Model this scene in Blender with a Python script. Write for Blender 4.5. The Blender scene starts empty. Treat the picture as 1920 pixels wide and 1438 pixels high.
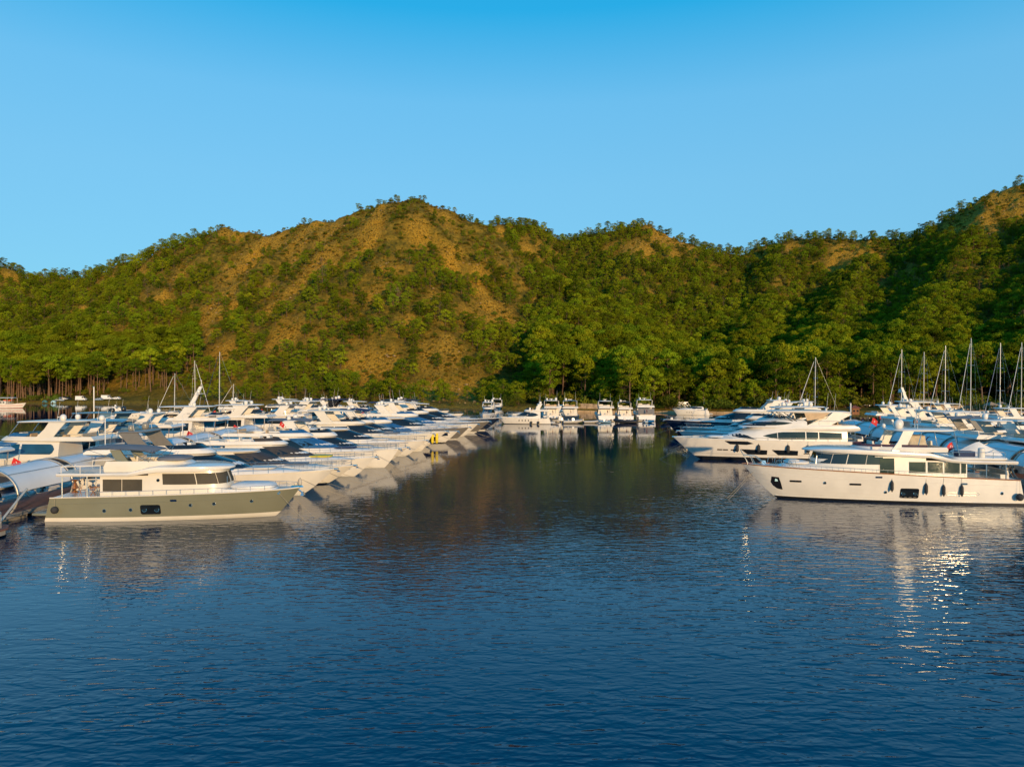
import bpy, math, random
import numpy as np
from mathutils import Vector

R = math.radians
scene = bpy.context.scene
COL = scene.collection
random.seed(7)

# ------------------------------------------------------------------ camera
CAM_H, FPX, CX, HY = 12.0, 1333.0, 960.0, 712.0     # height above the water (m), focal length and horizon in photo pixels
cd = bpy.data.cameras.new('camera')
cam = bpy.data.objects.new('camera', cd)
COL.objects.link(cam)
cd.sensor_width = 36.0
cd.lens = 36.0 * FPX / 1920.0
cd.clip_start = 0.5
cd.clip_end = 9000.0
cam.location = (0, 0, CAM_H)
cam.rotation_euler = (R(90) - math.atan((719 - HY) / FPX), 0, 0)
scene.camera = cam

# ------------------------------------------------------------------ sky and sun
SUN_AZ, SUN_EL = 22.0, 8.2          # degrees right of straight behind the camera, degrees above the horizon
sdir = Vector((math.sin(R(SUN_AZ)) * math.cos(R(SUN_EL)), -math.cos(R(SUN_AZ)) * math.cos(R(SUN_EL)), math.sin(R(SUN_EL))))
world = bpy.data.worlds.new('World')
scene.world = world
world.use_nodes = True
wn, wl = world.node_tree.nodes, world.node_tree.links
wn.clear()
w_out = wn.new('ShaderNodeOutputWorld')
w_bg = wn.new('ShaderNodeBackground')
w_sky = wn.new('ShaderNodeTexSky')
w_sky.sky_type = 'NISHITA'
w_sky.sun_disc = False
w_sky.sun_elevation = R(SUN_EL)
w_sky.sun_rotation = math.atan2(sdir.x, sdir.y)
w_sky.altitude = 0
w_sky.air_density = 1.0
w_sky.dust_density = 0.3
w_sky.ozone_density = 3.0
w_mul = wn.new('ShaderNodeMix')
w_mul.data_type = 'RGBA'
w_mul.blend_type = 'MULTIPLY'
w_mul.inputs[0].default_value = 1.0
w_mul.inputs[7].default_value = (0.60, 0.95, 0.95, 1)        # the photograph's cool white balance
# the clear evening-blue vault of the photograph: even all round, deeper cyan the higher it goes
w_geo = wn.new('ShaderNodeTexCoord')
w_sep = wn.new('ShaderNodeSeparateXYZ')
w_rmp = wn.new('ShaderNodeValToRGB')
els = [(0.0, (0.93, 2.30, 3.30)), (0.26, (0.84, 2.33, 3.60)), (0.36, (0.66, 2.25, 3.70)), (0.46, (0.02, 1.80, 3.50)), (0.70, (0.03, 1.25, 2.85)), (1.0, (0.02, 0.90, 2.2))]
while len(w_rmp.color_ramp.elements) < len(els): w_rmp.color_ramp.elements.new(0.5)
for e_, (p_, c_) in zip(w_rmp.color_ramp.elements, els): e_.position = p_; e_.color = (*[v / 4 for v in c_], 1)
w_x4 = wn.new('ShaderNodeVectorMath'); w_x4.operation = 'SCALE'; w_x4.inputs['Scale'].default_value = 4.0
w_mix = wn.new('ShaderNodeMix'); w_mix.data_type = 'RGBA'; w_mix.inputs[0].default_value = 0.8
wl.new(w_geo.outputs['Generated'], w_sep.inputs[0])
wl.new(w_sep.outputs[2], w_rmp.inputs[0])
wl.new(w_rmp.outputs[0], w_x4.inputs[0])
wl.new(w_mul.outputs[2], w_mix.inputs[6]); wl.new(w_x4.outputs[0], w_mix.inputs[7])
wl.new(w_sky.outputs[0], w_mul.inputs[6])
wl.new(w_mix.outputs[2], w_bg.inputs[0])
w_bg.inputs[1].default_value = 0.15
wl.new(w_bg.outputs[0], w_out.inputs[0])

sd = bpy.data.lights.new('sun', 'SUN')
sun = bpy.data.objects.new('sun', sd)
COL.objects.link(sun)
sd.energy = 2.85
sd.angle = R(0.5)
sd.color = (1.0, 0.67, 0.34)
sun.rotation_euler = (-sdir).to_track_quat('-Z', 'Y').to_euler()
sun.location = sdir * 200

scene.view_settings.view_transform = 'Standard'
scene.view_settings.look = 'None'
scene.view_settings.exposure = 0.68
scene.view_settings.gamma = 1.0
scene.view_settings.use_curve_mapping = False
scene.render.engine = 'CYCLES'
cy = scene.cycles
cy.use_denoising = True
cy.max_bounces = 6
cy.diffuse_bounces = 2
cy.glossy_bounces = 4
cy.transmission_bounces = 3
cy.transparent_max_bounces = 4
cy.sample_clamp_indirect = 8.0
cy.caustics_reflective = True

# ------------------------------------------------------------------ helpers
def at(px, D, z=0.0):
    """world point at forward distance D whose sideways offset is given by a photo column"""
    return Vector(((px - CX) / FPX * D, D, z))

def dist(py, z=0.0):
    """forward distance of a point of height z that the photo shows on row py"""
    return (CAM_H - z) * FPX / (py - HY)

_M = {}
def mat(name, col, rough=0.5, metal=0.0, var=0.06, scale=3.0, bump=0.0, bscale=30.0, coat=0.0, col2=None, spec=0.5):
    """a principled material with a procedural colour variation and optional fine relief"""
    if name in _M: return _M[name]
    m = bpy.data.materials.new(name); m.use_nodes = True
    n, l = m.node_tree.nodes, m.node_tree.links
    b = n['Principled BSDF']
    b.inputs['Roughness'].default_value = rough
    b.inputs['Metallic'].default_value = metal
    b.inputs['Specular IOR Level'].default_value = spec
    if coat: b.inputs['Coat Weight'].default_value = coat; b.inputs['Coat Roughness'].default_value = 0.08
    tc = n.new('ShaderNodeTexCoord')
    nz = n.new('ShaderNodeTexNoise'); nz.inputs['Scale'].default_value = scale; nz.inputs['Detail'].default_value = 4
    l.new(tc.outputs['Object'], nz.inputs['Vector'])
    rp = n.new('ShaderNodeValToRGB')
    c1 = [max(0, c * (1 - var)) for c in col]; c2 = col2 or [min(1, c * (1 + var)) for c in col]
    rp.color_ramp.elements[0].position = 0.35; rp.color_ramp.elements[0].color = (*c1, 1)
    rp.color_ramp.elements[1].position = 0.68; rp.color_ramp.elements[1].color = (*c2, 1)
    l.new(nz.outputs['Fac'], rp.inputs[0]); l.new(rp.outputs[0], b.inputs['Base Color'])
    if bump:
        n2 = n.new('ShaderNodeTexNoise'); n2.inputs['Scale'].default_value = bscale; n2.inputs['Detail'].default_value = 3
        l.new(tc.outputs['Object'], n2.inputs['Vector'])
        bp = n.new('ShaderNodeBump'); bp.inputs['Strength'].default_value = bump; bp.inputs['Distance'].default_value = 0.05
        l.new(n2.outputs['Fac'], bp.inputs['Height']); l.new(bp.outputs[0], b.inputs['Normal'])
    _M[name] = m
    return m

class MB:
    """collects shapes and links them as one mesh object"""
    def __init__(s): s.v = []; s.f = []; s.m = []; s.mi = 0
    def add(s, vs, fs):
        o = len(s.v); s.v += [tuple(p) for p in vs]
        s.f += [tuple(i + o for i in f) for f in fs]; s.m += [s.mi] * len(fs)
        return s
    def box(s, c, d, taper=1.0, rz=0.0, shear=0.0):
        x, y, z = d[0] / 2, d[1] / 2, d[2] / 2; vs = []
        for k in (-1, 1):
            t = 1 if k < 0 else taper
            for a, b in ((-1, -1), (1, -1), (1, 1), (-1, 1)):
                px, py = a * x * t + (shear if k > 0 else 0), b * y * t
                if rz: px, py = px * math.cos(rz) - py * math.sin(rz), px * math.sin(rz) + py * math.cos(rz)
                vs.append((c[0] + px, c[1] + py, c[2] + k * z))
        return s.add(vs, [(3, 2, 1, 0), (4, 5, 6, 7), (0, 1, 5, 4), (1, 2, 6, 5), (2, 3, 7, 6), (3, 0, 4, 7)])
    def tube(s, pts, r, n=6, r2=None, closed=False):
        pts = [Vector(p) for p in pts]; m = len(pts); vs = []; fs = []
        for i, p in enumerate(pts):
            if closed: t = pts[(i + 1) % m] - pts[i - 1]
            else: t = pts[min(i + 1, m - 1)] - pts[max(i - 1, 0)]
            t.normalize()
            u = t.cross(Vector((0, 0, 1)))
            if u.length < 0.05: u = t.cross(Vector((1, 0, 0)))
            u.normalize(); w = t.cross(u)
            rr = r if r2 is None else r + (r2 - r) * i / max(1, m - 1)
            for k in range(n):
                a = 2 * math.pi * k / n
                vs.append(p + u * (rr * math.cos(a)) + w * (rr * math.sin(a)))
        for i in range(m if closed else m - 1):
            j = (i + 1) % m
            for k in range(n): fs.append((i * n + k, i * n + (k + 1) % n, j * n + (k + 1) % n, j * n + k))
        if not closed: fs += [tuple(range(n)), tuple(range((m - 1) * n, m * n))[::-1]]
        return s.add(vs, fs)
    def lathe(s, prof, c, n=12, axis='z'):
        vs = []; fs = []
        for r, h in prof:
            for k in range(n):
                a = 2 * math.pi * k / n; q = (r * math.cos(a), r * math.sin(a), h)
                if axis == 'y': q = (q[0], q[2], q[1])
                if axis == 'x': q = (q[2], q[0], q[1])
                vs.append((c[0] + q[0], c[1] + q[1], c[2] + q[2]))
        m = len(prof)
        for i in range(m - 1):
            for k in range(n): fs.append((i * n + k, i * n + (k + 1) % n, (i + 1) * n + (k + 1) % n, (i + 1) * n + k))
        fs += [tuple(range(n))[::-1], tuple(range((m - 1) * n, m * n))]
        return s.add(vs, fs)
    def rings(s, rs, closed=True, cap0=False, cap1=True):
        n = len(rs[0]); vs = [p for r in rs for p in r]; fs = []
        for i in range(len(rs) - 1):
            for k in range(n if closed else n - 1):
                fs.append((i * n + k, i * n + (k + 1) % n, (i + 1) * n + (k + 1) % n, (i + 1) * n + k))
        if cap0: fs.append(tuple(range(n))[::-1])
        if cap1: fs.append(tuple(range((len(rs) - 1) * n, len(rs) * n)))
        return s.add(vs, fs)
    def grid(s, rows):
        return s.rings(rows, closed=False, cap1=False)
    def prism(s, poly, y0, y1):
        """polygon in (x, z) extruded from y0 to y1"""
        n = len(poly)
        vs = [(x, y0, z) for x, z in poly] + [(x, y1, z) for x, z in poly]
        return s.add(vs, [tuple(range(n)), tuple(range(n, 2 * n))[::-1]] + [(k, (k + 1) % n, n + (k + 1) % n, n + k) for k in range(n)])
    def ball(s, c, r, n=10, sz=1.0):
        prof = [(max(0.001, r * math.sin(math.pi * i / 8)), -r * sz * math.cos(math.pi * i / 8)) for i in range(9)]
        return s.lathe(prof, c, n)
    def build(s, name, mats, parent=None, smooth=38, recalc=True):
        me = bpy.data.meshes.new(name)
        me.from_pydata(s.v, [], s.f)
        ms = mats if isinstance(mats, (list, tuple)) else [mats]
        for m in ms: me.materials.append(m)
        if len(ms) > 1: me.polygons.foreach_set('material_index', s.m)
        if smooth:
            me.polygons.foreach_set('use_smooth', [True] * len(me.polygons))
            me.set_sharp_from_angle(angle=R(smooth))
        me.update()
        o = bpy.data.objects.new(name, me); COL.objects.link(o)
        if parent: o.parent = parent
        return o

def tag(o, label=None, cat=None, group=None, kind=None):
    if label: o['label'] = label
    if cat: o['category'] = cat
    if group: o['group'] = group
    if kind: o['kind'] = kind
    return o

def empty(name, loc=(0, 0, 0), rz=0.0, label=None, cat=None, group=None):
    o = bpy.data.objects.new(name, None); COL.objects.link(o)
    o.empty_display_size = 0.3
    o.location = loc; o.rotation_euler = (0, 0, rz)
    return tag(o, label, cat, group)

def kids(o): return [c for c in o.children]

def copy_tree(o, parent=None):
    c = o.copy(); COL.objects.link(c); c.parent = parent
    for ch in kids(o): copy_tree(ch, c)
    return c

def place(o, loc, rz, label=None, cat=None, group=None, sc=1.0):
    o.location = loc; o.rotation_euler = (0, 0, rz); o.scale = (sc, sc, sc)
    return tag(o, label, cat, group)

# numpy noise for the terrain
_rs = np.random.RandomState(11)
_T = _rs.rand(256, 256)
def vnoise(x, y):
    xi = np.floor(x).astype(int); yi = np.floor(y).astype(int)
    fx = x - xi; fy = y - yi
    fx = fx * fx * fx * (fx * (fx * 6 - 15) + 10); fy = fy * fy * fy * (fy * (fy * 6 - 15) + 10)
    a = _T[xi % 256, yi % 256]; b = _T[(xi + 1) % 256, yi % 256]; c = _T[xi % 256, (yi + 1) % 256]; d = _T[(xi + 1) % 256, (yi + 1) % 256]
    return (a + (b - a) * fx) * (1 - fy) + (c + (d - c) * fx) * fy - 0.5
def fbm(x, y, o=4):
    s = 0; a = 1.0
    for i in range(o):
        s = s + a * vnoise(x + 17.3 * i, y + 9.1 * i); x = x * 2.03; y = y * 2.03; a *= 0.5
    return s
def sstep(a, b, x):
    t = np.clip((x - a) / (b - a), 0, 1); return t * t * (3 - 2 * t)
# ------------------------------------------------------------------ terrain
SHX = np.array([-1200, -400, -270, -245, -190, -110, -60, -20, 8, 25, 65, 110, 165, 260, 1200.])
SHY = np.array([600, 430, 366, 358, 356, 338, 318, 296, 276, 264, 257, 242, 230, 215, 150.])
def shore(x): return np.interp(x, SHX, SHY)
def ridge_pts(L): return [((a - CX) / FPX * D, D, CAM_H + (HY - b) / FPX * D) for a, b, D in L]
RIDGES = [   # (points, reach of the slope per metre of height, slope power)
    (ridge_pts([(-500, 440, 760), (-100, 477, 720), (100, 491, 700), (250, 473, 655), (330, 447, 625), (420, 424, 600), (520, 412, 580), (610, 400, 560), (640, 383, 552), (705, 366, 545), (775, 360, 540), (840, 383, 545), (880, 404, 555), (905, 420, 580)]), 1.42, 1.05),
    (ridge_pts([(775, 362, 540), (870, 398, 540), (915, 432, 528), (965, 468, 515), (1020, 522, 490), (1080, 570, 460), (1110, 610, 430), (1125, 665, 392)]), 1.35, 1.0),
    (ridge_pts([(720, 372, 540), (640, 470, 480), (600, 560, 430), (600, 660, 380)]), 1.15, 1.0),
    (ridge_pts([(610, 402, 560), (500, 470, 520), (440, 560, 465), (400, 650, 400)]), 1.0, 1.0),
    (ridge_pts([(420, 426, 600), (290, 560, 500), (230, 650, 430)]), 0.95, 1.0),
    (ridge_pts([(780, 362, 540), (800, 480, 465), (830, 600, 400), (830, 690, 350)]), 1.2, 1.0),
    (ridge_pts([(100, 505, 700), (40, 580, 560), (0, 660, 450)]), 1.2, 1.0),
    (ridge_pts([(850, 425, 780), (940, 421, 800), (1000, 424, 800), (1050, 444, 800), (1120, 430, 790), (1210, 424, 780), (1260, 442, 770), (1330, 474, 780), (1400, 474, 780), (1480, 452, 760), (1540, 446, 740), (1620, 442, 720), (1690, 446, 700), (1750, 422, 680), (1800, 400, 670), (1850, 374, 660), (1910, 346, 650), (2050, 300, 640), (2500, 260, 640)]), 1.5, 1.05),
    (ridge_pts([(1215, 428, 780), (1180, 510, 680), (1150, 590, 560)]), 1.35, 1.0),
    (ridge_pts([(1480, 455, 760), (1430, 570, 600), (1400, 660, 470)]), 1.5, 1.0),
    (ridge_pts([(1640, 446, 715), (1580, 555, 560), (1550, 650, 430)]), 1.5, 1.0),
    (ridge_pts([(1860, 372, 658), (1760, 530, 520), (1700, 630, 410)]), 1.45, 1.0),
    (ridge_pts([(2050, 305, 640), (1980, 500, 480), (1960, 630, 380)]), 1.45, 1.0),
]
def ridge_height(x, y):
    out = np.zeros_like(x)
    acc = np.zeros_like(x)
    K = 7.0
    for pts, reach, pw in RIDGES:
        best = np.zeros_like(x)
        for (x0, y0, z0), (x1, y1, z1) in zip(pts[:-1], pts[1:]):
            dx, dy = x1 - x0, y1 - y0
            t = np.clip(((x - x0) * dx + (y - y0) * dy) / (dx * dx + dy * dy), 0, 1)
            d = np.hypot(x - x0 - t * dx, y - y0 - t * dy)
            h = z0 + t * (z1 - z0)
            c = h * np.clip(1 - d / (h * reach), 0, 1) ** pw
            best = np.maximum(best, c)
        acc = acc + np.exp(np.minimum(best / K, 60))
    return K * np.log(acc / len(RIDGES) + 1e-9) * 1.0
def height(x, y):
    x = np.asarray(x, float); y = np.asarray(y, float)
    d = (y - shore(x)) * 0.93
    rh = np.maximum(ridge_height(x, y) + K0, 0)
    inl = sstep(0, 70, d)
    n1 = fbm(x / 75 + 3, y / 75, 4)
    n2 = fbm(x / 22, y / 22 + 5, 4)
    n3 = np.abs(fbm(x / 34 + 9, y / 34, 3))
    h = np.where(d > 0, 0.9 * sstep(0, 8, d) + 0.035 * np.maximum(d, 0), np.maximum(-5, d * 0.12))
    amp = np.clip(rh / 60, 0, 1)
    up = 1 - 0.55 * sstep(100, 150, rh)
    return h + inl * (rh + amp * up * (n1 * 16 + n2 * 5.0 - n3 * 9)) + 0.5 * n2 * sstep(8, 40, d)
K0 = 0.0
K0 = 7.0 * math.log(len(RIDGES)) * 0.0

def hit(px, py):
    """where the sight line through a photo point meets the land"""
    D = np.arange(230, 900, 1.5)
    x = (px - CX) / FPX * D; z = CAM_H + (HY - py) / FPX * D
    h = height(x, D)
    k = np.nonzero(h > z)[0]
    i = k[0] if len(k) else len(D) - 1
    return float(x[i]), float(D[i])

# bare rocky ground: (photo column, row, radius in metres, stretch along the slope)
BARE = [(455, 500, 26), (430, 555, 22), (400, 600, 16), (380, 640, 14), (480, 480, 18), (575, 440, 20), (650, 400, 26), (700, 385, 24), (560, 470, 16), (600, 500, 18),
        (735, 375, 20), (620, 430, 22), (690, 440, 16), (520, 580, 16), (540, 620, 14), (840, 660, 16), (800, 665, 10), (690, 700, 16), (730, 690, 12), (660, 700, 9),
        (900, 540, 14), (930, 580, 15), (880, 600, 10), (950, 615, 12), (985, 470, 12), (940, 440, 12), (820, 738, 16), (880, 736, 20), (935, 738, 16), (770, 740, 13), (985, 740, 10),
        (300, 560, 14), (170, 580, 14), (190, 600, 12), (290, 460, 14), (330, 450, 12), (1240, 445, 28), (1200, 470, 24), (1290, 460, 16), (1260, 480, 14),
        (1610, 448, 30), (1590, 478, 26), (1640, 480, 14), (1870, 385, 28), (1910, 405, 26), (1830, 425, 30), (1790, 425, 24), (1480, 465, 14), (420, 655, 10), (440, 670, 8), (340, 520, 12), (820, 560, 10), (760, 610, 9), (700, 560, 10), (730, 500, 14), (790, 430, 12), (850, 480, 12)]
BAREW = [(*hit(a, b), r) for a, b, r in BARE]
def bareness(x, y):
    m = np.zeros_like(x)
    for bx, by, r in BAREW:
        m = np.maximum(m, 1 - np.hypot(x - bx, (y - by) * 0.72) / r)
    m = m + 0.55 * fbm(x / 14, y / 14, 4)
    hill = sstep(-330, -180, x) * (1 - sstep(-95, -30, x)) * sstep(45, 110, height(x, y)) * (1 - sstep(640, 700, y))
    m2 = fbm(x / 26 + 40, y / 40, 4) + 0.26 * hill - 0.36
    return np.clip(np.maximum(m * 1.6, m2 * 3.2), 0, 1)

GX = np.arange(-800, 801, 3.0); GY = np.concatenate([np.arange(140, 720, 2.6), np.arange(720, 1150, 8.0)])
gx, gy = np.meshgrid(GX, GY)
gz = height(gx, gy)
gb = bareness(gx, gy)
gb = np.maximum(gb, 0.75 * (1 - sstep(5, 16, (gy - shore(gx)) * 0.93)) * sstep(-6, 0, gy - shore(gx)))
rock = (np.abs(fbm(gx / 11 + 70, gy / 11, 4)) * 7.0 + 2.2 * np.abs(fbm(gx / 4.5, gy / 4.5 + 30, 2))) * gb * sstep(15, 40, gz)
gz = gz + rock - 1.8 * gb * sstep(15, 40, gz)
ny, nx = gx.shape
verts = np.stack([gx, gy, gz], -1).reshape(-1, 3)
idx = np.arange(nx * ny).reshape(ny, nx)
quads = np.stack([idx[:-1, :-1], idx[:-1, 1:], idx[1:, 1:], idx[1:, :-1]], -1).reshape(-1, 4)
me = bpy.data.meshes.new('hillside')
me.vertices.add(len(verts)); me.vertices.foreach_set('co', verts.ravel())
me.loops.add(quads.size); me.loops.foreach_set('vertex_index', quads.ravel())
me.polygons.add(len(quads)); me.polygons.foreach_set('loop_start', np.arange(0, quads.size, 4)); me.polygons.foreach_set('loop_total', np.full(len(quads), 4))
me.update(); me.validate()
me.polygons.foreach_set('use_smooth', [True] * len(quads))
at_ = me.attributes.new('bare', 'FLOAT', 'POINT'); at_.data.foreach_set('value', gb.ravel().astype(np.float32))
hill = bpy.data.objects.new('hillside', me); COL.objects.link(hill)
tag(hill, 'steep wooded hills with bare orange rock rising behind the marina', 'hill', kind='structure')

m = bpy.data.materials.new('hill_soil'); m.use_nodes = True
n, l = m.node_tree.nodes, m.node_tree.links
b = n['Principled BSDF']; b.inputs['Roughness'].default_value = 0.95; b.inputs['Specular IOR Level'].default_value = 0.15
tc = n.new('ShaderNodeTexCoord')
def noise(scale, det=5, rough=0.6):
    q = n.new('ShaderNodeTexNoise'); q.inputs['Scale'].default_value = scale; q.inputs['Detail'].default_value = det; q.inputs['Roughness'].default_value = rough
    l.new(tc.outputs['Object'], q.inputs['Vector']); return q
def ramp(src, *els):
    q = n.new('ShaderNodeValToRGB'); e = q.color_ramp.elements
    while len(e) < len(els): e.new(0.5)
    for el, (p, c) in zip(e, els): el.position = p; el.color = (*c, 1)
    l.new(src, q.inputs[0]); return q
def mixc(f, a, bb, mode='MIX'):
    q = n.new('ShaderNodeMix'); q.data_type = 'RGBA'; q.blend_type = mode
    if isinstance(f, (int, float)): q.inputs[0].default_value = f
    else: l.new(f, q.inputs[0])
    l.new(a, q.inputs[6]); l.new(bb, q.inputs[7]); return q
att = n.new('ShaderNodeAttribute'); att.attribute_name = 'bare'
rockc = ramp(noise(0.55, 9, 0.82).outputs['Fac'], (0.34, (0.12, 0.06, 0.012)), (0.44, (0.52, 0.275, 0.020)), (0.58, (0.66, 0.38, 0.042)), (0.74, (0.70, 0.52, 0.22)))
grass = ramp(noise(0.22, 7, 0.7).outputs['Fac'], (0.32, (0.03, 0.032, 0.006)), (0.5, (0.16, 0.125, 0.014)), (0.7, (0.42, 0.26, 0.03)))
sp = n.new('ShaderNodeTexVoronoi'); sp.inputs['Scale'].default_value = 0.62; l.new(tc.outputs['Object'], sp.inputs['Vector'])
spots = ramp(sp.outputs['Distance'], (0.28, (1, 1, 1)), (0.42, (0, 0, 0)))
tuft = n.new('ShaderNodeRGB'); tuft.outputs[0].default_value = (0.10, 0.085, 0.014, 1)
tf = n.new('ShaderNodeMath'); tf.operation = 'MULTIPLY'; tf.inputs[1].default_value = 0.75; l.new(spots.outputs[0], tf.inputs[0])
rock2 = mixc(tf.outputs[0], rockc.outputs[0], tuft.outputs[0])
grit = ramp(noise(1.3, 4, 0.8).outputs['Fac'], (0.36, (0.55, 0.55, 0.55)), (0.60, (1.0, 1.0, 1.0)))
rock3 = mixc(1.0, rock2.outputs[2], grit.outputs[0], 'MULTIPLY')
mx = mixc(att.outputs['Fac'], grass.outputs[0], rock3.outputs[2])
l.new(mx.outputs[2], b.inputs['Base Color'])
bp = n.new('ShaderNodeBump'); bp.inputs['Strength'].default_value = 1.0; bp.inputs['Distance'].default_value = 2.4
l.new(noise(0.5, 8, 0.8).outputs['Fac'], bp.inputs['Height']); l.new(bp.outputs[0], b.inputs['Normal'])
me.materials.append(m)

# ------------------------------------------------------------------ water
mb = MB()
mb.add([(-4000, -3000, 0), (4000, -3000, 0), (4000, 3500, 0), (-4000, 3500, 0)], [(0, 1, 2, 3)])
m = bpy.data.materials.new('sea_water'); m.use_nodes = True
n, l = m.node_tree.nodes, m.node_tree.links
b = n['Principled BSDF']
b.inputs['Base Color'].default_value = (0.0, 0.019, 0.056, 1)
b.inputs['Roughness'].default_value = 0.02
b.inputs['Specular Tint'].default_value = (0.2, 0.85, 1.0, 1)
b.inputs['IOR'].default_value = 1.48
tc = n.new('ShaderNodeTexCoord')
def wave(scale, rot, stretch, det, rough=0.5, dist_=0.0):
    mp = n.new('ShaderNodeMapping'); mp.inputs['Rotation'].default_value = (0, 0, R(rot)); mp.inputs['Scale'].default_value = (1, stretch, 1)
    l.new(tc.outputs['Object'], mp.inputs['Vector'])
    q = n.new('ShaderNodeTexNoise'); q.noise_dimensions = '2D'
    q.inputs['Scale'].default_value = scale; q.inputs['Detail'].default_value = det; q.inputs['Roughness'].default_value = rough; q.inputs['Distortion'].default_value = dist_
    l.new(mp.outputs[0], q.inputs['Vector']); return q.outputs['Fac']
def mth(op, a, bb, clamp=False):
    q = n.new('ShaderNodeMath'); q.operation = op; q.use_clamp = clamp
    for i, v in ((0, a), (1, bb)):
        if isinstance(v, (int, float)): q.inputs[i].default_value = v
        else: l.new(v, q.inputs[i])
    return q.outputs[0]
# wind ruffles the open water, the berths behind lie sheltered
sep = n.new('ShaderNodeSeparateXYZ'); l.new(tc.outputs['Object'], sep.inputs[0])
patch = wave(0.018, 20, 2.2, 3, 0.55)
open_ = n.new('ShaderNodeMapRange'); open_.inputs[1].default_value = 84; open_.inputs[2].default_value = 44; open_.inputs[3].default_value = 0.27; open_.inputs[4].default_value = 1.0
l.new(sep.outputs[1], open_.inputs[0])
pr = n.new('ShaderNodeMapRange'); pr.inputs[1].default_value = 0.38; pr.inputs[2].default_value = 0.62; pr.inputs[3].default_value = 0.45; pr.inputs[4].default_value = 1.25
l.new(patch, pr.inputs[0])
far_ = n.new('ShaderNodeMapRange'); far_.inputs[1].default_value = 190; far_.inputs[2].default_value = 85; far_.inputs[3].default_value = 0.22; far_.inputs[4].default_value = 1.0
l.new(sep.outputs[1], far_.inputs[0])
amp = mth('MULTIPLY', mth('MULTIPLY', open_.outputs[0], far_.outputs[0]), pr.outputs[0])
h1 = wave(0.60, 50, 3.0, 1, 0.5, 0.5)       # two crossing trains of ripples and the fine chop between them
h2 = wave(0.72, -44, 3.0, 1, 0.5, 0.5)
h3 = wave(1.7, 12, 1.7, 1, 0.5, 0.6)
h4 = wave(4.3, 0, 1.4, 1, 0.5, 0.3)
sd_ = n.new('ShaderNodeMapRange'); sd_.inputs[1].default_value = -18; sd_.inputs[2].default_value = 18; sd_.inputs[3].default_value = 0.12; sd_.inputs[4].default_value = 0.62
l.new(sep.outputs[0], sd_.inputs[0])
hh = mth('ADD', mth('MULTIPLY', h1, sd_.outputs[0]), mth('MULTIPLY', h2, mth('SUBTRACT', 0.72, sd_.outputs[0])))
hh = mth('ADD', mth('ADD', hh, mth('MULTIPLY', h3, 0.20)), mth('MULTIPLY', h4, 0.05))
hh = mth('MULTIPLY', hh, amp)
bp = n.new('ShaderNodeBump'); bp.inputs['Strength'].default_value = 1.0; bp.inputs['Distance'].default_value = 0.072
l.new(hh, bp.inputs['Height']); l.new(bp.outputs[0], b.inputs['Normal'])
wo = mb.build('sea', m, smooth=0)
tag(wo, 'dark blue rippled harbour water', 'water', kind='structure')
# ------------------------------------------------------------------ pines and scrub
def foliage_mat(name, dark, light, dry=0.0):
    m = bpy.data.materials.new(name); m.use_nodes = True
    n, l = m.node_tree.nodes, m.node_tree.links
    n.remove(n['Principled BSDF']); out = n['Material Output']
    oi = n.new('ShaderNodeObjectInfo'); tc = n.new('ShaderNodeTexCoord')
    nz = n.new('ShaderNodeTexNoise'); nz.inputs['Scale'].default_value = 0.6; nz.inputs['Detail'].default_value = 3; l.new(tc.outputs['Object'], nz.inputs['Vector'])
    mx = n.new('ShaderNodeMix'); mx.data_type = 'RGBA'; mx.inputs[6].default_value = (*dark, 1); mx.inputs[7].default_value = (*light, 1)
    ad = n.new('ShaderNodeMath'); ad.operation = 'MULTIPLY_ADD'; ad.inputs[1].default_value = 0.6; ad.use_clamp = True
    mr = n.new('ShaderNodeMath'); mr.operation = 'MULTIPLY'; mr.inputs[1].default_value = 0.65; l.new(oi.outputs['Random'], mr.inputs[0])
    l.new(nz.outputs['Fac'], ad.inputs[0]); l.new(mr.outputs[0], ad.inputs[2]); l.new(ad.outputs[0], mx.inputs[0])
    hs = n.new('ShaderNodeHueSaturation'); l.new(mx.outputs[2], hs.inputs['Color'])
    v = n.new('ShaderNodeMapRange'); v.inputs[3].default_value = 0.6; v.inputs[4].default_value = 1.3
    fr = n.new('ShaderNodeMath'); fr.operation = 'FRACT'; m7 = n.new('ShaderNodeMath'); m7.operation = 'MULTIPLY'; m7.inputs[1].default_value = 7.31
    l.new(oi.outputs['Random'], m7.inputs[0]); l.new(m7.outputs[0], fr.inputs[0]); l.new(fr.outputs[0], v.inputs[0]); l.new(v.outputs[0], hs.inputs['Value'])
    hu = n.new('ShaderNodeMapRange'); hu.inputs[3].default_value = 0.475; hu.inputs[4].default_value = 0.52; f2 = n.new('ShaderNodeMath'); f2.operation = 'FRACT'; m3 = n.new('ShaderNodeMath'); m3.operation = 'MULTIPLY'; m3.inputs[1].default_value = 23.7
    l.new(oi.outputs['Random'], m3.inputs[0]); l.new(m3.outputs[0], f2.inputs[0]); l.new(f2.outputs[0], hu.inputs[0]); l.new(hu.outputs[0], hs.inputs['Hue'])
    d = n.new('ShaderNodeBsdfDiffuse'); t = n.new('ShaderNodeBsdfTranslucent'); a = n.new('ShaderNodeMixShader'); a.inputs[0].default_value = 0.13
    l.new(hs.outputs[0], d.inputs[0]); l.new(hs.outputs[0], t.inputs[0]); l.new(d.outputs[0], a.inputs[1]); l.new(t.outputs[0], a.inputs[2]); l.new(a.outputs[0], out.inputs[0])
    return m
M_needle = foliage_mat('pine_needles', (0.028, 0.062, 0.005), (0.215, 0.262, 0.010))
M_scrub = foliage_mat('scrub_leaves', (0.05, 0.085, 0.010), (0.17, 0.17, 0.018))
M_dry = foliage_mat('dry_twigs', (0.10, 0.075, 0.045), (0.19, 0.15, 0.10))
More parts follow.
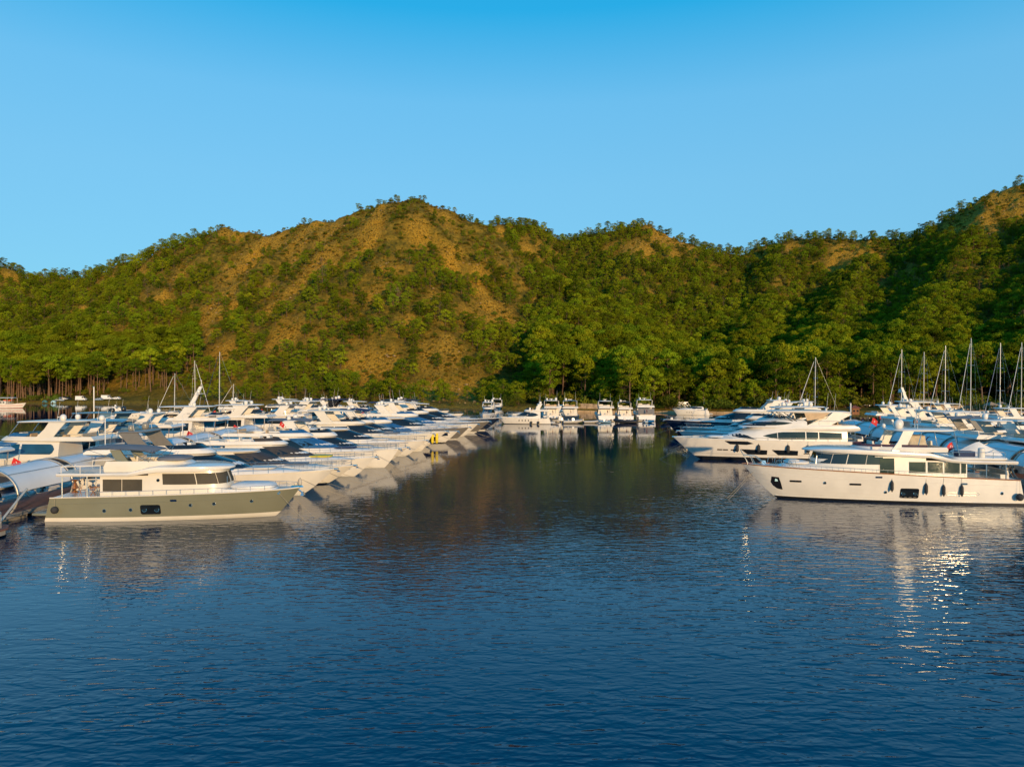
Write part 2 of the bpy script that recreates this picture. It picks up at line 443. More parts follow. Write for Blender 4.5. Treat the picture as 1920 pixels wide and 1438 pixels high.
M_bark = mat('pine_bark', (0.15, 0.088, 0.05), 0.95, var=0.35, scale=1.5, bump=0.6, bscale=6)

def crown_mesh(rs, clumps, per, leaf):
    """needle clumps: (centre, radius) -> leaf faces spread through each clump's outer volume"""
    V = []; 
    for c, r in clumps:
        k = max(12, int(per * (r / 1.6) ** 1.6))
        d = rs.normal(size=(k, 3)); d /= np.linalg.norm(d, axis=1)[:, None]
        d[:, 2] = np.abs(d[:, 2]) * np.where(rs.rand(k) < 0.72, 1, -0.6)
        rad = r * (0.45 + 0.62 * rs.rand(k) ** 0.5)
        p = np.array(c) + d * rad[:, None] * np.array([1, 1, 0.68])
        nn = d + 0.38 * rs.normal(size=(k, 3)); nn /= np.linalg.norm(nn, axis=1)[:, None]
        u = np.cross(nn, rs.normal(size=(k, 3))); u /= np.linalg.norm(u, axis=1)[:, None] + 1e-9
        w = np.cross(nn, u); s = leaf * (0.55 + 0.8 * rs.rand(k))[:, None]
        q = np.stack([p - u * s * 0.75, p + w * s * 0.42, p + u * s * 0.75 + nn * s * 0.25, p - w * s * 0.42], 1)
        V.append(q)
    V = np.concatenate(V).reshape(-1, 3)
    return V

def pine(rs, H, bare, spread, nclump, flat, umbrella=False, dead=False, leaf=0.62, fork=False, lean=0.0, per=58):
    trunk = MB(); top = H * (0.93 if not umbrella else 0.82)
    r0 = 0.021 * H * 0.62 + 0.05
    bend = rs.normal(size=2) * H * 0.02; la = rs.rand() * 6.28
    def axis(t): return np.array([bend[0] * math.sin(3 * t) + lean * H * t * math.cos(la), bend[1] * math.sin(2.4 * t + 1) + lean * H * t * math.sin(la), top * t])
    trunk.tube([axis(t) for t in np.linspace(-0.02, 1, 7)], r0, 6, r2=r0 * 0.28)
    cl = []
    for i in range(nclump):
        t = bare + (1 - bare) * ((i + rs.rand()) / nclump) ** 0.85
        a = i * 2.4 + rs.rand() * 0.9
        f = (t - bare) / (1 - bare)
        env = math.sin(math.pi * min(1, 0.16 + 0.72 * f)) ** 0.8 if not umbrella else 0.55 + 0.6 * f
        if f > 0.9 and not umbrella: env *= 0.55
        rad = spread * env * (0.45 + 0.65 * rs.rand())
        b0 = axis(min(1, t * 0.97)); up = rad * (0.25 + 0.25 * rs.rand())
        c = b0 + np.array([math.cos(a) * rad, math.sin(a) * rad, up])
        trunk.tube([b0 - np.array([0, 0, 0.3]), b0 * 0.5 + c * 0.5 + np.array([0, 0, -0.15 * rad]), c], r0 * 0.30, 4, r2=r0 * 0.07)
        cl.append((c, (0.20 + 0.17 * rs.rand()) * spread * flat + 0.55))
    tp = axis(1.0)
    cl.append((tp + np.array([0, 0, 0.2]), 0.26 * spread + 0.5))
    # dead snags under the crown
    for i in range(5 if bare > 0.3 else 2):
        t = bare * (0.45 + 0.55 * rs.rand()); a = rs.rand() * 6.28; b0 = axis(t); q = H * (0.07 + 0.07 * rs.rand())
        trunk.tube([b0, b0 + np.array([math.cos(a) * q * 0.6, math.sin(a) * q * 0.6, q * 0.15]), b0 + np.array([math.cos(a) * q, math.sin(a) * q, q * 0.5])], r0 * 0.16, 3, r2=r0 * 0.05)
    if fork:
        b0 = axis(bare * 0.75)
        for s_ in (-1, 1): trunk.tube([b0, b0 + np.array([s_ * H * 0.08, 0.3, H * 0.13]), b0 + np.array([s_ * H * 0.17, 0.5, H * 0.34])], r0 * 0.7, 6, r2=r0 * 0.25)
    if dead: V = crown_mesh(rs, [(c, r * 0.9) for c, r in cl], per * 0.25, leaf * 0.7)
    else: V = crown_mesh(rs, cl, per, leaf)
    return trunk, V

def leaf_mesh(name, V, mt):
    me = bpy.data.meshes.new(name); k = len(V) // 4
    me.vertices.add(len(V)); me.vertices.foreach_set('co', V.ravel())
    me.loops.add(len(V)); me.loops.foreach_set('vertex_index', np.arange(len(V)))
    me.polygons.add(k); me.polygons.foreach_set('loop_start', np.arange(0, len(V), 4)); me.polygons.foreach_set('loop_total', np.full(k, 4))
    me.update(); me.materials.append(mt); return me

def trunk_mesh(mb, name):
    me = bpy.data.meshes.new(name); me.from_pydata(mb.v, [], mb.f); me.materials.append(M_bark)
    me.polygons.foreach_set('use_smooth', [True] * len(me.polygons)); me.update(); return me

rs = np.random.RandomState(5)
KINDS = {}          # kind -> list of (trunk mesh, crown mesh, height)
def kind(k, count, fn, mt=M_needle):
    KINDS[k] = []
    for i in range(count):
        t, V = fn(i); KINDS[k].append((trunk_mesh(t, 'trunk'), leaf_mesh('crown', V, mt)))
kind('tall', 5, lambda i: pine(rs, 22, 0.26 + 0.07 * i, 4.4 + 0.35 * i, 21, 1.0, per=105, leaf=0.46))
kind('bare', 4, lambda i: pine(rs, 22, 0.60 + 0.03 * i, 4.4, 14, 1.0, umbrella=i % 2 == 0, per=105, leaf=0.46))
kind('hill', 6, lambda i: pine(rs, 11, 0.16 + 0.05 * (i % 3), 3.3 + 0.3 * (i % 2), 15, 0.95, umbrella=i >= 4, leaf=0.40, per=78))
kind('dead', 2, lambda i: pine(rs, 12, 0.15, 2.6, 14, 0.8, dead=True, leaf=0.5), M_dry)
kind('fork', 1, lambda i: pine(rs, 20, 0.52, 6.5, 18, 0.8, umbrella=True, fork=True, per=105, leaf=0.46))
kind('lean', 1, lambda i: pine(rs, 21, 0.62, 4.0, 10, 0.9, lean=0.10, per=95, leaf=0.46))
def scrub(i):
    cl = []
    for k in range(5 + i): 
        a = rs.rand() * 6.28; q = rs.rand() * 1.3
        cl.append((np.array([math.cos(a) * q, math.sin(a) * q, 0.7 + rs.rand() * 0.9]), 0.8 + rs.rand() * 0.7))
    t = MB()
    for c, r in cl: t.tube([(0, 0, -0.3), c * 0.5, c], 0.05, 4, r2=0.02)
    return t, crown_mesh(rs, cl, 70, 0.36)
kind('scrub', 3, scrub, M_scrub)
M_phry = foliage_mat('dry_scrub_leaves', (0.06, 0.062, 0.008), (0.30, 0.215, 0.022))
kind('dryscrub', 3, scrub, M_phry)

# the mass of the wood: one object of placed points; the largest trees follow as single things
def visible(x, y, z):
    """how far (m) the point lies below the line of sight over the land in front of it"""
    worst = np.full(len(x), -99.0)
    for f in np.linspace(0.35, 0.985, 34):
        worst = np.maximum(worst, (height(x * f, y * f) - (CAM_H + (z - CAM_H) * f)) / f)
    return worst
def scatter(step, seed):
    r = np.random.RandomState(seed)
    a, bb = np.meshgrid(np.arange(-720, 760, step), np.arange(225, 900, step))
    x = (a + r.uniform(-0.46, 0.46, a.shape) * step).ravel(); y = (bb + r.uniform(-0.46, 0.46, a.shape) * step).ravel()
    k = (np.abs(x) < 0.80 * y + 25)
    return x[k], y[k], r
def patches(L, x, y):
    k = np.zeros(len(x), bool)
    for bx, by, rx, ry in L: k |= ((x - bx) / rx) ** 2 + ((y - by) / ry) ** 2 < 1
    return k

x, y, r = scatter(5.2, 21)
d = (y - shore(x)) * 0.93
z = height(x, y); bz = bareness(x, y)
clear = patches([(-215, 376, 34, 15), (-165, 372, 26, 12), (150, 250, 45, 14)], x, y)       # car parks and lawns by the shore
fh = sstep(-320, -200, x) * (1 - sstep(15, 50, x)) * (1 - sstep(600, 640, y))            # the rocky front hill
up = sstep(30, 120, z)
dens = 0.97 - fh * (0.10 + 0.55 * up) - 0.25 * sstep(120, 170, z) * (x > 250)
dens = dens * (1 - 0.93 * sstep(0.15, 0.55, bz)) + 0.25 * fbm(x / 40, y / 40, 3) * fh
beach = (x > -120) & (x < 12) & (d < 15)
keep = (r.rand(len(x)) < dens) & (d > 9) & ~clear & ~(beach & (r.rand(len(x)) < 0.88))
x, y, z, d = x[keep], y[keep], z[keep], d[keep]
low = (z < 26) & ~((x > -180) & (x < 10))
hgt = np.where(low, 1.0, 0.0)
sc = np.where(low, 0.64 + 0.50 * r.rand(len(x)) ** 0.9, 0.46 + 0.56 * r.rand(len(x)) ** 1.2)
sc = np.where((~low) & (fh[keep] > 0.5) & (z > 95), sc * 0.62, sc)
shore_edge = low & (d < 46)
kd = np.where(low, np.where(shore_edge & (x < -150), 1, np.where(shore_edge & (r.rand(len(x)) < 0.12), 1, 0)), 2)
young = shore_edge & (x > 10) & (r.rand(len(x)) < 0.38)
kd = np.where(young, 2, kd); sc = np.where(young, 0.7 + 0.6 * r.rand(len(x)), sc)
kd = np.where((kd == 2) & (r.rand(len(x)) < 0.012) & (z < 110) & (~young), 3, kd)
treeH = np.where(kd < 2, 22, 11) * sc
# trees between the flat and the upper slope grow tall as well
mid = (~low) & (x > 20) & (z < 75); sc = np.where(mid, sc * 1.3, sc)
vis = visible(x, y, z + treeH)
show = vis < 16
x, y, z, d, sc, kd, treeH, vis = [q[show] for q in (x, y, z, d, sc, kd, treeH, vis)]
rot = r.rand(len(x)) * 6.283
size = treeH / y * np.clip(1 - visible(x, y, z + 0.45 * treeH) / 6, 0.2, 1) * (np.abs(x) < 0.718 * y)
order = np.argsort(-size)
single = order[:292]; rest = order[292:]
print('TREES', len(x), 'single', len(single), 'rest', len(rest))
KN = ['tall', 'bare', 'hill', 'dead']
LAND = [(-400, 70, 'behind the excursion boat'), (70, 135, 'behind the beach tents'), (135, 240, 'behind the white van'), (240, 330, 'right of the beach car park'), (330, 480, 'behind the left sailing masts'), (480, 640, 'behind the left boats'), (640, 800, 'above the orange bank'), (800, 960, 'above the scree beach'),
        (960, 1010, 'behind the broadside cruiser'), (1010, 1060, 'behind the left stern-on yacht'), (1060, 1110, 'behind the black stern-on yacht'), (1110, 1160, 'behind the cream stern-on yacht'), (1160, 1195, 'behind the dark-awning yacht'), (1195, 1240, 'behind the grey-cover yacht'), (1240, 1290, 'behind the navy bow'),
        (1290, 1340, 'right of the navy bow'), (1340, 1390, 'above the square wheelhouse yacht'), (1390, 1440, 'above the sleek yacht windscreen'), (1440, 1500, 'left of the lone mast'), (1500, 1560, 'behind the lone mast'), (1560, 1600, 'left of the kiosk'), (1600, 1650, 'right of the kiosk'), (1650, 1700, 'behind the leftmost of six masts'),
        (1700, 1750, 'behind the raised terrace'), (1750, 1795, 'behind the third of six masts'), (1795, 1845, 'behind the tallest mast'), (1845, 1895, 'behind the gazebos'), (1895, 2400, 'at the right edge')]
ORD = ['leftmost', 'second', 'third', 'fourth', 'fifth', 'sixth', 'seventh', 'eighth', 'ninth', 'tenth', 'eleventh', 'twelfth', 'thirteenth', 'fourteenth', 'fifteenth', 'sixteenth', 'seventeenth', 'eighteenth', 'nineteenth', 'twentieth', 'twenty-first', 'twenty-second', 'twenty-third', 'twenty-fourth', 'twenty-fifth', 'twenty-sixth', 'twenty-seventh', 'twenty-eighth']
seg = {}
for i in single:
    px = CX + FPX * x[i] / y[i]; k_ = [j for j, (a_, b_, t_) in enumerate(LAND) if a_ <= px < b_][0]
    seg.setdefault((k_, 'front' if d[i] < 24 else 'middle' if d[i] < 44 else 'back'), []).append((px, i))
TLAB = {}
for (k_, row), L_ in seg.items():
    for n_, (px, i) in enumerate(sorted(L_)):
        kind_ = {0: 'tall pine', 1: 'bare-trunked pine', 2: 'small pine', 3: 'dead pine'}[int(kd[i])]
        TLAB[i] = ('%s %s, %s%s in the %s row' % (kind_, LAND[k_][2], ORD[min(n_, 27)], '' if n_ == 0 else ' from left', row), 'shore pines ' + LAND[k_][2])
def add_tree(k, i, loc, rz, s, label, group, szz=None):
    t, c = KINDS[k][i % len(KINDS[k])]
    e = empty('pine_tree', loc, rz, label, 'tree', group)
    e.scale = (s, s, szz or s)
    for nm, md in (('trunk', t), ('crown', c)):
        o = bpy.data.objects.new(nm, md); COL.objects.link(o); o.parent = e
    return e
for i in single:
    lb, gp = TLAB[i]
    add_tree(KN[kd[i]], int(r.randint(50)), (x[i], y[i], z[i] - 0.3), rot[i], sc[i], lb, gp)
# trees that stand out
def lone(px, py, k, i, s, label, up_=0.0):
    X, Y = hit(px, py); add_tree(k, i, (X, Y + up_, float(height(np.array([X]), np.array([Y + up_]))[0]) - 0.3), rot[i], s, label, None)
lone(852, 392, 'hill', 4, 1.25, 'lone umbrella pine on the skyline right of the summit', 0)
lone(606, 402, 'hill', 1, 0.7, 'small tree left of the rocky summit on the skyline', 0)
lone(624, 392, 'hill', 2, 0.6, 'second small skyline tree, nearer to the rocky summit', 0)
lone(605, 540, 'dead', 0, 1.5, 'bare grey dead pine standing alone on the orange slope', 0)
lone(1112, 753, 'lean', 0, 1.05, 'leaning pine with pale forked bare trunk behind the middle boats', 4)
lone(1152, 751, 'fork', 0, 1.1, 'pine with thick trunk forking low behind the right-middle boats', 6)

def wood(name, X, Y, Z, KD, ROT, SC, names, label, cat):
    """one object of points, each carrying a copy of one of the tree shapes"""
    src = bpy.data.collections.new(name + '_shapes'); var = []; base = []
    cnt = 0
    for k in names:
        base.append((cnt, len(KINDS[k])))
        for i, (t, c) in enumerate(KINDS[k]):
            me = bpy.data.meshes.new('shape')
            nv = len(t.vertices); vs = [tuple(v.co) for v in t.vertices] + [tuple(v.co) for v in c.vertices]
            fs = [tuple(p.vertices) for p in t.polygons] + [tuple(q + nv for q in p.vertices) for p in c.polygons]
            me.from_pydata(vs, [], fs); me.materials.append(t.materials[0]); me.materials.append(c.materials[0])
            me.polygons.foreach_set('material_index', [0] * len(t.polygons) + [1] * len(c.polygons)); me.update()
            src.objects.link(bpy.data.objects.new('shape_%03d' % cnt, me)); cnt += 1
    rr = np.random.RandomState(3)
    v = np.array([base[k][0] + rr.randint(base[k][1]) for k in KD], np.int32)
    me = bpy.data.meshes.new(name); me.from_pydata(np.stack([X, Y, Z], -1).tolist(), [], [])
    for nm, ty, dat in (('variant', 'INT', v), ('turn', 'FLOAT', ROT.astype(np.float32)), ('size', 'FLOAT', SC.astype(np.float32))):
        me.attributes.new(nm, ty, 'POINT').data.foreach_set('value', dat)
    o = bpy.data.objects.new(name, me); COL.objects.link(o); tag(o, label, cat, kind='stuff')
    ng = bpy.data.node_groups.new(name, 'GeometryNodeTree')
    ng.interface.new_socket('Geometry', in_out='INPUT', socket_type='NodeSocketGeometry'); ng.interface.new_socket('Geometry', in_out='OUTPUT', socket_type='NodeSocketGeometry')
    N, Lk = ng.nodes, ng.links
    gi, go = N.new('NodeGroupInput'), N.new('NodeGroupOutput')
    iop = N.new('GeometryNodeInstanceOnPoints'); ci = N.new('GeometryNodeCollectionInfo')
    ci.inputs['Collection'].default_value = src; ci.inputs['Separate Children'].default_value = True; ci.inputs['Reset Children'].default_value = True
    iop.inputs['Pick Instance'].default_value = True
    def na(nm, ty):
        q = N.new('GeometryNodeInputNamedAttribute'); q.data_type = ty; q.inputs['Name'].default_value = nm
        return [s for s in q.outputs if s.enabled][0]
    cx = N.new('ShaderNodeCombineXYZ'); Lk.new(na('turn', 'FLOAT'), cx.inputs[2])
    Lk.new(gi.outputs[0], iop.inputs['Points']); Lk.new(ci.outputs[0], iop.inputs['Instance']); Lk.new(na('variant', 'INT'), iop.inputs['Instance Index'])
    Lk.new(cx.outputs[0], iop.inputs['Rotation']); Lk.new(na('size', 'FLOAT'), iop.inputs['Scale']); Lk.new(iop.outputs[0], go.inputs[0])
    md = o.modifiers.new('wood', 'NODES'); md.node_group = ng
    return o
wood('pine_wood', x[rest], y[rest], z[rest] - 0.3, kd[rest], rot[rest], sc[rest], KN, 'mass of green pines covering the hills behind the single trees', 'wood')
x, y, r = scatter(4.2, 33)
d = (y - shore(x)) * 0.93; z = height(x, y); bz = bareness(x, y)
keep = (d > 5) & (r.rand(len(x)) < 0.62 - 0.42 * sstep(0.2, 0.6, bz)) & ~patches([(-215, 376, 34, 15), (-165, 372, 26, 12), (150, 250, 45, 14)], x, y) & ~((x > -150) & (x < 12) & (d < 26) & (r.rand(len(x)) < 0.8))
x, y, z = x[keep], y[keep], z[keep]
k = visible(x, y, z + 3) < 8
x, y, z = x[k], y[k], z[k]
print('SCRUB', len(x))
under = ((y - shore(x)) * 0.93 < 60) & (x > 5)
wood('scrub', x, y, z, np.zeros(len(x), int), r.rand(len(x)) * 6.28, np.where(under, 0.9 + 1.3 * r.rand(len(x)), 0.45 + 0.75 * r.rand(len(x)) ** 2), ['scrub'], 'low dark green scrub dotted over the slopes', 'scrub')

x, y, r = scatter(2.5, 55)
z = height(x, y); bz = bareness(x, y)
region = sstep(-380, -260, x) * (1 - sstep(30, 80, x)) * (1 - sstep(600, 660, y)) + 0.5 * (x > 100) * sstep(90, 130, z)
keep = (z > 9) & (r.rand(len(x)) < 1.0 * region * (0.60 + 0.9 * fbm(x / 17, y / 17, 3)))
x, y, z = x[keep], y[keep], z[keep]
k = visible(x, y, z + 2) < 3
x, y, z = x[k], y[k], z[k]
print('DRY SCRUB', len(x))
wood('dry_scrub', x, y, z - 0.1, np.zeros(len(x), int), r.rand(len(x)) * 6.28, 0.22 + 0.50 * r.rand(len(x)) ** 1.5, ['dryscrub'], 'low olive and straw-coloured scrub over the orange slopes', 'scrub')

# pale loose rocks on the bare ground
def boulder(i):
    t = MB(); n_ = 7; rr = np.random.RandomState(i + 60)
    t.rings([[(math.cos(2 * math.pi * k / n_) * q * (0.8 + 0.4 * rr.rand()), math.sin(2 * math.pi * k / n_) * q * (0.8 + 0.4 * rr.rand()), z_ + 0.12 * rr.rand()) for k in range(n_)] for z_, q in ((-0.4, 0.9), (0.15, 1.0), (0.55, 0.6))])
    return t
M_rock = mat('pale_rock', (0.30, 0.20, 0.085), 0.95, var=0.35, scale=1.2, bump=0.8, bscale=3)
KINDS['rock'] = []
for i in range(4):
    t = boulder(i); a_ = bpy.data.meshes.new('rock'); a_.from_pydata(t.v, [], t.f); a_.materials.append(M_rock)
    b_ = bpy.data.meshes.new('rock'); b_.materials.append(M_rock); KINDS['rock'].append((a_, b_))
x, y, r = scatter(2.8, 77)
bz = bareness(x, y); z = height(x, y)
keep = (z > 1) & (r.rand(len(x)) < 0.30 * sstep(0.25, 0.7, bz))
x, y, z = x[keep], y[keep], z[keep]; k = visible(x, y, z + 2) < 4; x, y, z = x[k], y[k], z[k]
print('ROCKS', len(x))
wood('loose_rock', x, y, z + 0.3, np.zeros(len(x), int), r.rand(len(x)) * 6.28, 0.22 + 0.75 * r.rand(len(x)) ** 4, ['rock'], 'loose pale rocks strewn over the bare orange ground', 'rock')
# ------------------------------------------------------------------ boat materials
W = mat('white_gelcoat', (0.72, 0.695, 0.645), 0.22, var=0.05, scale=0.7, coat=0.35)
W2 = mat('cream_gelcoat', (0.68, 0.64, 0.56), 0.25, var=0.03, scale=0.7, coat=0.3)
OLIVE = mat('olive_paint', (0.192, 0.196, 0.142), 0.28, var=0.05, scale=0.5, coat=0.35)
NAVY = mat('navy_paint', (0.012, 0.022, 0.05), 0.18, var=0.1, scale=0.6, coat=0.5)
BLUEG = mat('blue_grey_paint', (0.10, 0.17, 0.22), 0.2, var=0.05, scale=0.6, coat=0.4)
BLACKP = mat('black_paint', (0.012, 0.012, 0.014), 0.2, var=0.1, coat=0.4)
GREYP = mat('grey_paint', (0.16, 0.15, 0.135), 0.3, var=0.06, coat=0.3)
ANTIF = mat('dark_antifouling', (0.010, 0.013, 0.02), 0.5, var=0.2, scale=2)
GLASS = mat('tinted_glass', (0.010, 0.013, 0.015), 0.05, var=0.25, scale=0.8, spec=0.8)
GLASSG = mat('green_tinted_glass', (0.022, 0.028, 0.014), 0.05, var=0.3, scale=0.7, spec=0.7)
GLASSS = mat('painted_sky_glass', (0.010, 0.055, 0.11), 0.06, var=0.3, scale=0.5, spec=0.8)  # blue of the reflected sky put into the pane colour
GLASSB = mat('blue_screen_cover', (0.02, 0.10, 0.24), 0.4, var=0.1, scale=2)
CANVG = mat('grey_canvas', (0.16, 0.165, 0.18), 0.85, var=0.1, scale=1.2, bump=0.2, bscale=3)
CANVK = mat('charcoal_canvas', (0.035, 0.035, 0.04), 0.8, var=0.15, scale=1.2, bump=0.2, bscale=3)
CANVW = mat('white_canvas', (0.72, 0.71, 0.68), 0.8, var=0.06, scale=1.0, bump=0.35, bscale=2)
CANVN = mat('navy_canvas', (0.012, 0.03, 0.09), 0.8, var=0.15, scale=1.0, bump=0.2, bscale=2)
CANVO = mat('brown_window_cover', (0.055, 0.048, 0.034), 0.75, var=0.18, scale=0.7, bump=0.4, bscale=1.2)
CANVB = mat('taupe_canvas', (0.28, 0.22, 0.16), 0.85, var=0.08, scale=1.0)
YELLOW = mat('yellow_cover', (0.75, 0.56, 0.02), 0.6, var=0.08)
REDP = mat('red_cloth', (0.55, 0.015, 0.015), 0.7, var=0.08)
STEEL = mat('stainless_steel', (0.62, 0.61, 0.58), 0.22, 0.9, var=0.06)
RUBBER = mat('dark_fender_cover', (0.030, 0.032, 0.036), 0.85, var=0.2, scale=8, bump=0.3, bscale=60)
TEAK = mat('teak_deck', (0.30, 0.19, 0.10), 0.7, var=0.15, scale=4)
ROPE = mat('mooring_rope', (0.36, 0.30, 0.20), 0.9, var=0.2, scale=12)
DARKIN = mat('dark_interior', (0.025, 0.02, 0.016), 0.6, var=0.4, scale=1.5)
TAN = mat('tan_upholstery', (0.50, 0.36, 0.22), 0.7, var=0.1)
CUSH = mat('pale_cushion', (0.68, 0.63, 0.55), 0.8, var=0.08, scale=2)
HYPAL = mat('dark_grey_hypalon', (0.055, 0.065, 0.075), 0.6, var=0.1)
HYPALG = mat('pale_grey_hypalon', (0.42, 0.40, 0.36), 0.6, var=0.1)
ENGINE = mat('engine_cowl_black', (0.015, 0.016, 0.018), 0.3, var=0.2, coat=0.3)
GREYD = mat('grey_dome_paint', (0.22, 0.215, 0.19), 0.25, var=0.05, coat=0.3)
CHROME = mat('polished_chrome', (0.72, 0.71, 0.69), 0.1, 1.0, var=0.03)
VARN = mat('varnished_wood', (0.30, 0.13, 0.045), 0.3, var=0.2, scale=3, coat=0.3)
ORANGE = mat('orange_lifebuoy', (0.62, 0.09, 0.015), 0.6, var=0.08)

def lerp(a, b, t): return a + (b - a) * t

# ------------------------------------------------------------------ hull and cabin surfaces
class Hull:
    """a planing or displacement hull: x from transom (0) to stem head (L), z from the waterline"""
    def __init__(s, L, B, hs, hb, over=0.1, nd=3.4, nw=1.9, trans=0.4, wlb=0.9, curve=1.7, stern=0.95):
        s.L, s.B, s.hs, s.hb, s.over, s.nd, s.nw, s.trans, s.wlb, s.curve, s.stern = L, B, hs, hb, over, nd, nw, trans, wlb, curve, stern
    def sheer(s, t): return s.hs + (s.hb - s.hs) * max(0, t) ** s.curve
    def len(s, u): return s.L * (1 - s.over * (1 - max(0, u) ** 0.85))
    def half(s, t, u):
        st = s.stern + (1 - s.stern) * min(1, t / 0.35)
        d = max(0, 1 - t ** s.nd) ** 0.62
        w = max(0, 1 - t ** s.nw) ** 0.85 * s.wlb
        return s.B / 2 * st * lerp(w, d, max(0, u) ** 0.75)
    def pt(s, t, u, side, off=0.0):
        z = u * s.sheer(t)
        x = s.trans * u * (1 - t) + t * s.len(u) * 1.0
        y = s.half(t, u)
        return (x, side * (y + off), z)
    def at(s, x, z, side, off=0.0):
        t = x / s.L
        for _ in range(6):
            u = min(1, max(0, z / s.sheer(min(1, t)))); t = (x - s.trans * u * (1 - t)) / s.len(u); t = min(1, max(0, t))
        return (x, side * (s.half(t, u) + off), z)
    def mesh(s, boot=0.0, NT=30):
        ts = [(i / NT) ** 0.8 for i in range(NT + 1)]
        us = [0.0, 0.07, 0.16, 0.3, 0.45, 0.6, 0.74, 0.86, 0.95, 1.0]
        mb = MB()
        for side in (-1, 1):
            rows = [[(p[0] * 0.99, p[1] * 0.55, -0.5) for p in [s.pt(t, 0, side) for t in ts]]]
            rows += [[s.pt(t, u, side) for t in ts] for u in us]
            for i in range(len(rows) - 1):
                mb.mi = 1 if (i == 0 or us[i] * s.hs <= boot + 1e-6 and i > 0 and boot > 0) else 0
                mb.grid(rows[i:i + 2])
        # transom
        mb.mi = 0
        mb.grid([[s.pt(0, u, -1) for u in us], [s.pt(0, u, 1) for u in us]])
        return mb
    def deck(s, drop=0.12, t0=0.0, t1=0.985, N=20):
        rows = []
        for i in range(N + 1):
            t = lerp(t0, t1, i / N); p = s.pt(t, 1, 1); q = s.half(t, 1) - 0.02
            rows.append([(p[0], -q, p[2] - drop), (p[0], 0, p[2] - drop + 0.06), (p[0], q, p[2] - drop)])
        return MB().grid(rows)
    def patch(s, poly, side, off=0.02, n=1):
        """strips [(x, z low, z high), ...] laid on the hull side"""
        pts = []
        for (a, b) in zip(poly[:-1], poly[1:]):
            k = max(1, int(abs(b[0] - a[0]) / 0.6))
            for i in range(k): f = i / k; pts.append([lerp(a[j], b[j], f) for j in range(3)])
        pts.append(poly[-1])
        rows = [[s.at(x, lerp(zl, zh, i / 3), side, off) for x, zl, zh in pts] for i in range(4)]
        return MB().grid(rows)
    def rail_line(s, side, t0, t1, dz, inset, N=16):
        return [(lambda p: (p[0], p[1] - side * inset, p[2] + dz))(s.pt(lerp(t0, t1, i / N), 1, side)) for i in range(N + 1)]

class House:
    """a cabin: levels of (z, x aft, x fore, half width), rounded in plan by exponent n"""
    def __init__(s, levels, n=2.8): s.lv = sorted(levels); s.n = n
    def lev(s, z):
        lv = s.lv
        if z <= lv[0][0]: return lv[0][1:]
        for a, b in zip(lv[:-1], lv[1:]):
            if z <= b[0]:
                f = (z - a[0]) / (b[0] - a[0]); return tuple(lerp(a[i], b[i], f) for i in (1, 2, 3))
        return lv[-1][1:]
    def ring(s, z, N=15, grow=0.0, lev=None):
        xa, xf, w = lev or s.lev(z); out = []
        for i in range(-N, N + 1):
            th = abs(i) / N * math.pi / 2; sg = -1 if i < 0 else 1
            out.append((xa - grow + (xf - xa + 2 * grow) * max(0, math.cos(th)) ** (2 / s.n), sg * (w + grow) * max(0, math.sin(th)) ** (2 / s.n), z))
        return out
    def mesh(s, cap=True): return MB().rings([s.ring(l[0]) for l in s.lv], closed=True, cap1=cap)
    def y(s, x, z):
        xa, xf, w = s.lev(z); t = min(1, max(0, (x - xa) / (xf - xa))); return w * (1 - t ** s.n) ** (1 / s.n)
    def window(s, poly, side, off=0.022):
        pts = []
        for (a, b) in zip(poly[:-1], poly[1:]):
            k = max(1, int(abs(b[0] - a[0]) / 0.5))
            for i in range(k): f = i / k; pts.append([lerp(a[j], b[j], f) for j in range(3)])
        pts.append(poly[-1])
        return MB().grid([[(x, side * (s.y(x, lerp(zl, zh, i / 3)) + off), lerp(zl, zh, i / 3)) for x, zl, zh in pts] for i in range(4)])
    def screen(s, z0, z1, a0, a1, off=0.025, N=14, K=4):
        """a band round the front, a in -1..1 from side to side"""
        rows = []
        for j in range(K + 1):
            z = lerp(z0, z1, j / K); xa, xf, w = s.lev(z); row = []
            for i in range(N + 1):
                a = lerp(a0, a1, i / N); th = abs(a) * math.pi / 2; sg = -1 if a < 0 else 1
                row.append((xa + (xf - xa + off) * math.cos(th) ** (2 / s.n), sg * (w + off) * math.sin(th) ** (2 / s.n), z))
            rows.append(row)
        return MB().grid(rows)

def slab(xa, xf, w, z, th, n=4.0, camber=0.06, N=10, wf=None, drop=0.0):
    """a roof plate rounded at both ends with a soft edge; drop lowers the fore end"""
    def ring(g, zz):
        out = []
        cx_, rx = (xa + xf) / 2, (xf - xa) / 2
        for i in range(4 * N):
            a = 2 * math.pi * i / (4 * N); c, q = math.cos(a), math.sin(a)
            xx = math.copysign(abs(c) ** (2 / n), c); yy = math.copysign(abs(q) ** (2 / n), q)
            ww = w if wf is None else lerp(w, wf, (xx + 1) / 2)
            out.append((cx_ + (rx - g) * xx, (ww - g) * yy, zz - drop * max(0, xx) ** 2))
        return out
    e = th * 0.5
    return MB().rings([ring(e, z), ring(0, z + th * 0.35), ring(e * 0.25, z + th * 0.75), ring(e, z + th), ring(min(w * 0.5, (xf - xa) * 0.3), z + th + camber)], cap0=True, cap1=True)

def dome(mb, c, r, n=12):
    mb.lathe([(r * 0.62, -r * 0.95), (r * 0.9, -r * 0.7), (r, -r * 0.25), (r, 0.15 * r)] + [(max(0.002, r * math.cos(a)), 0.15 * r + r * math.sin(a)) for a in np.linspace(0.2, math.pi / 2, 6)], c, n)
    return mb

def add_dome(p, c, r, mt=None):
    o = dome(MB(), c, r).build('satellite_dome', mt or W, p); return o

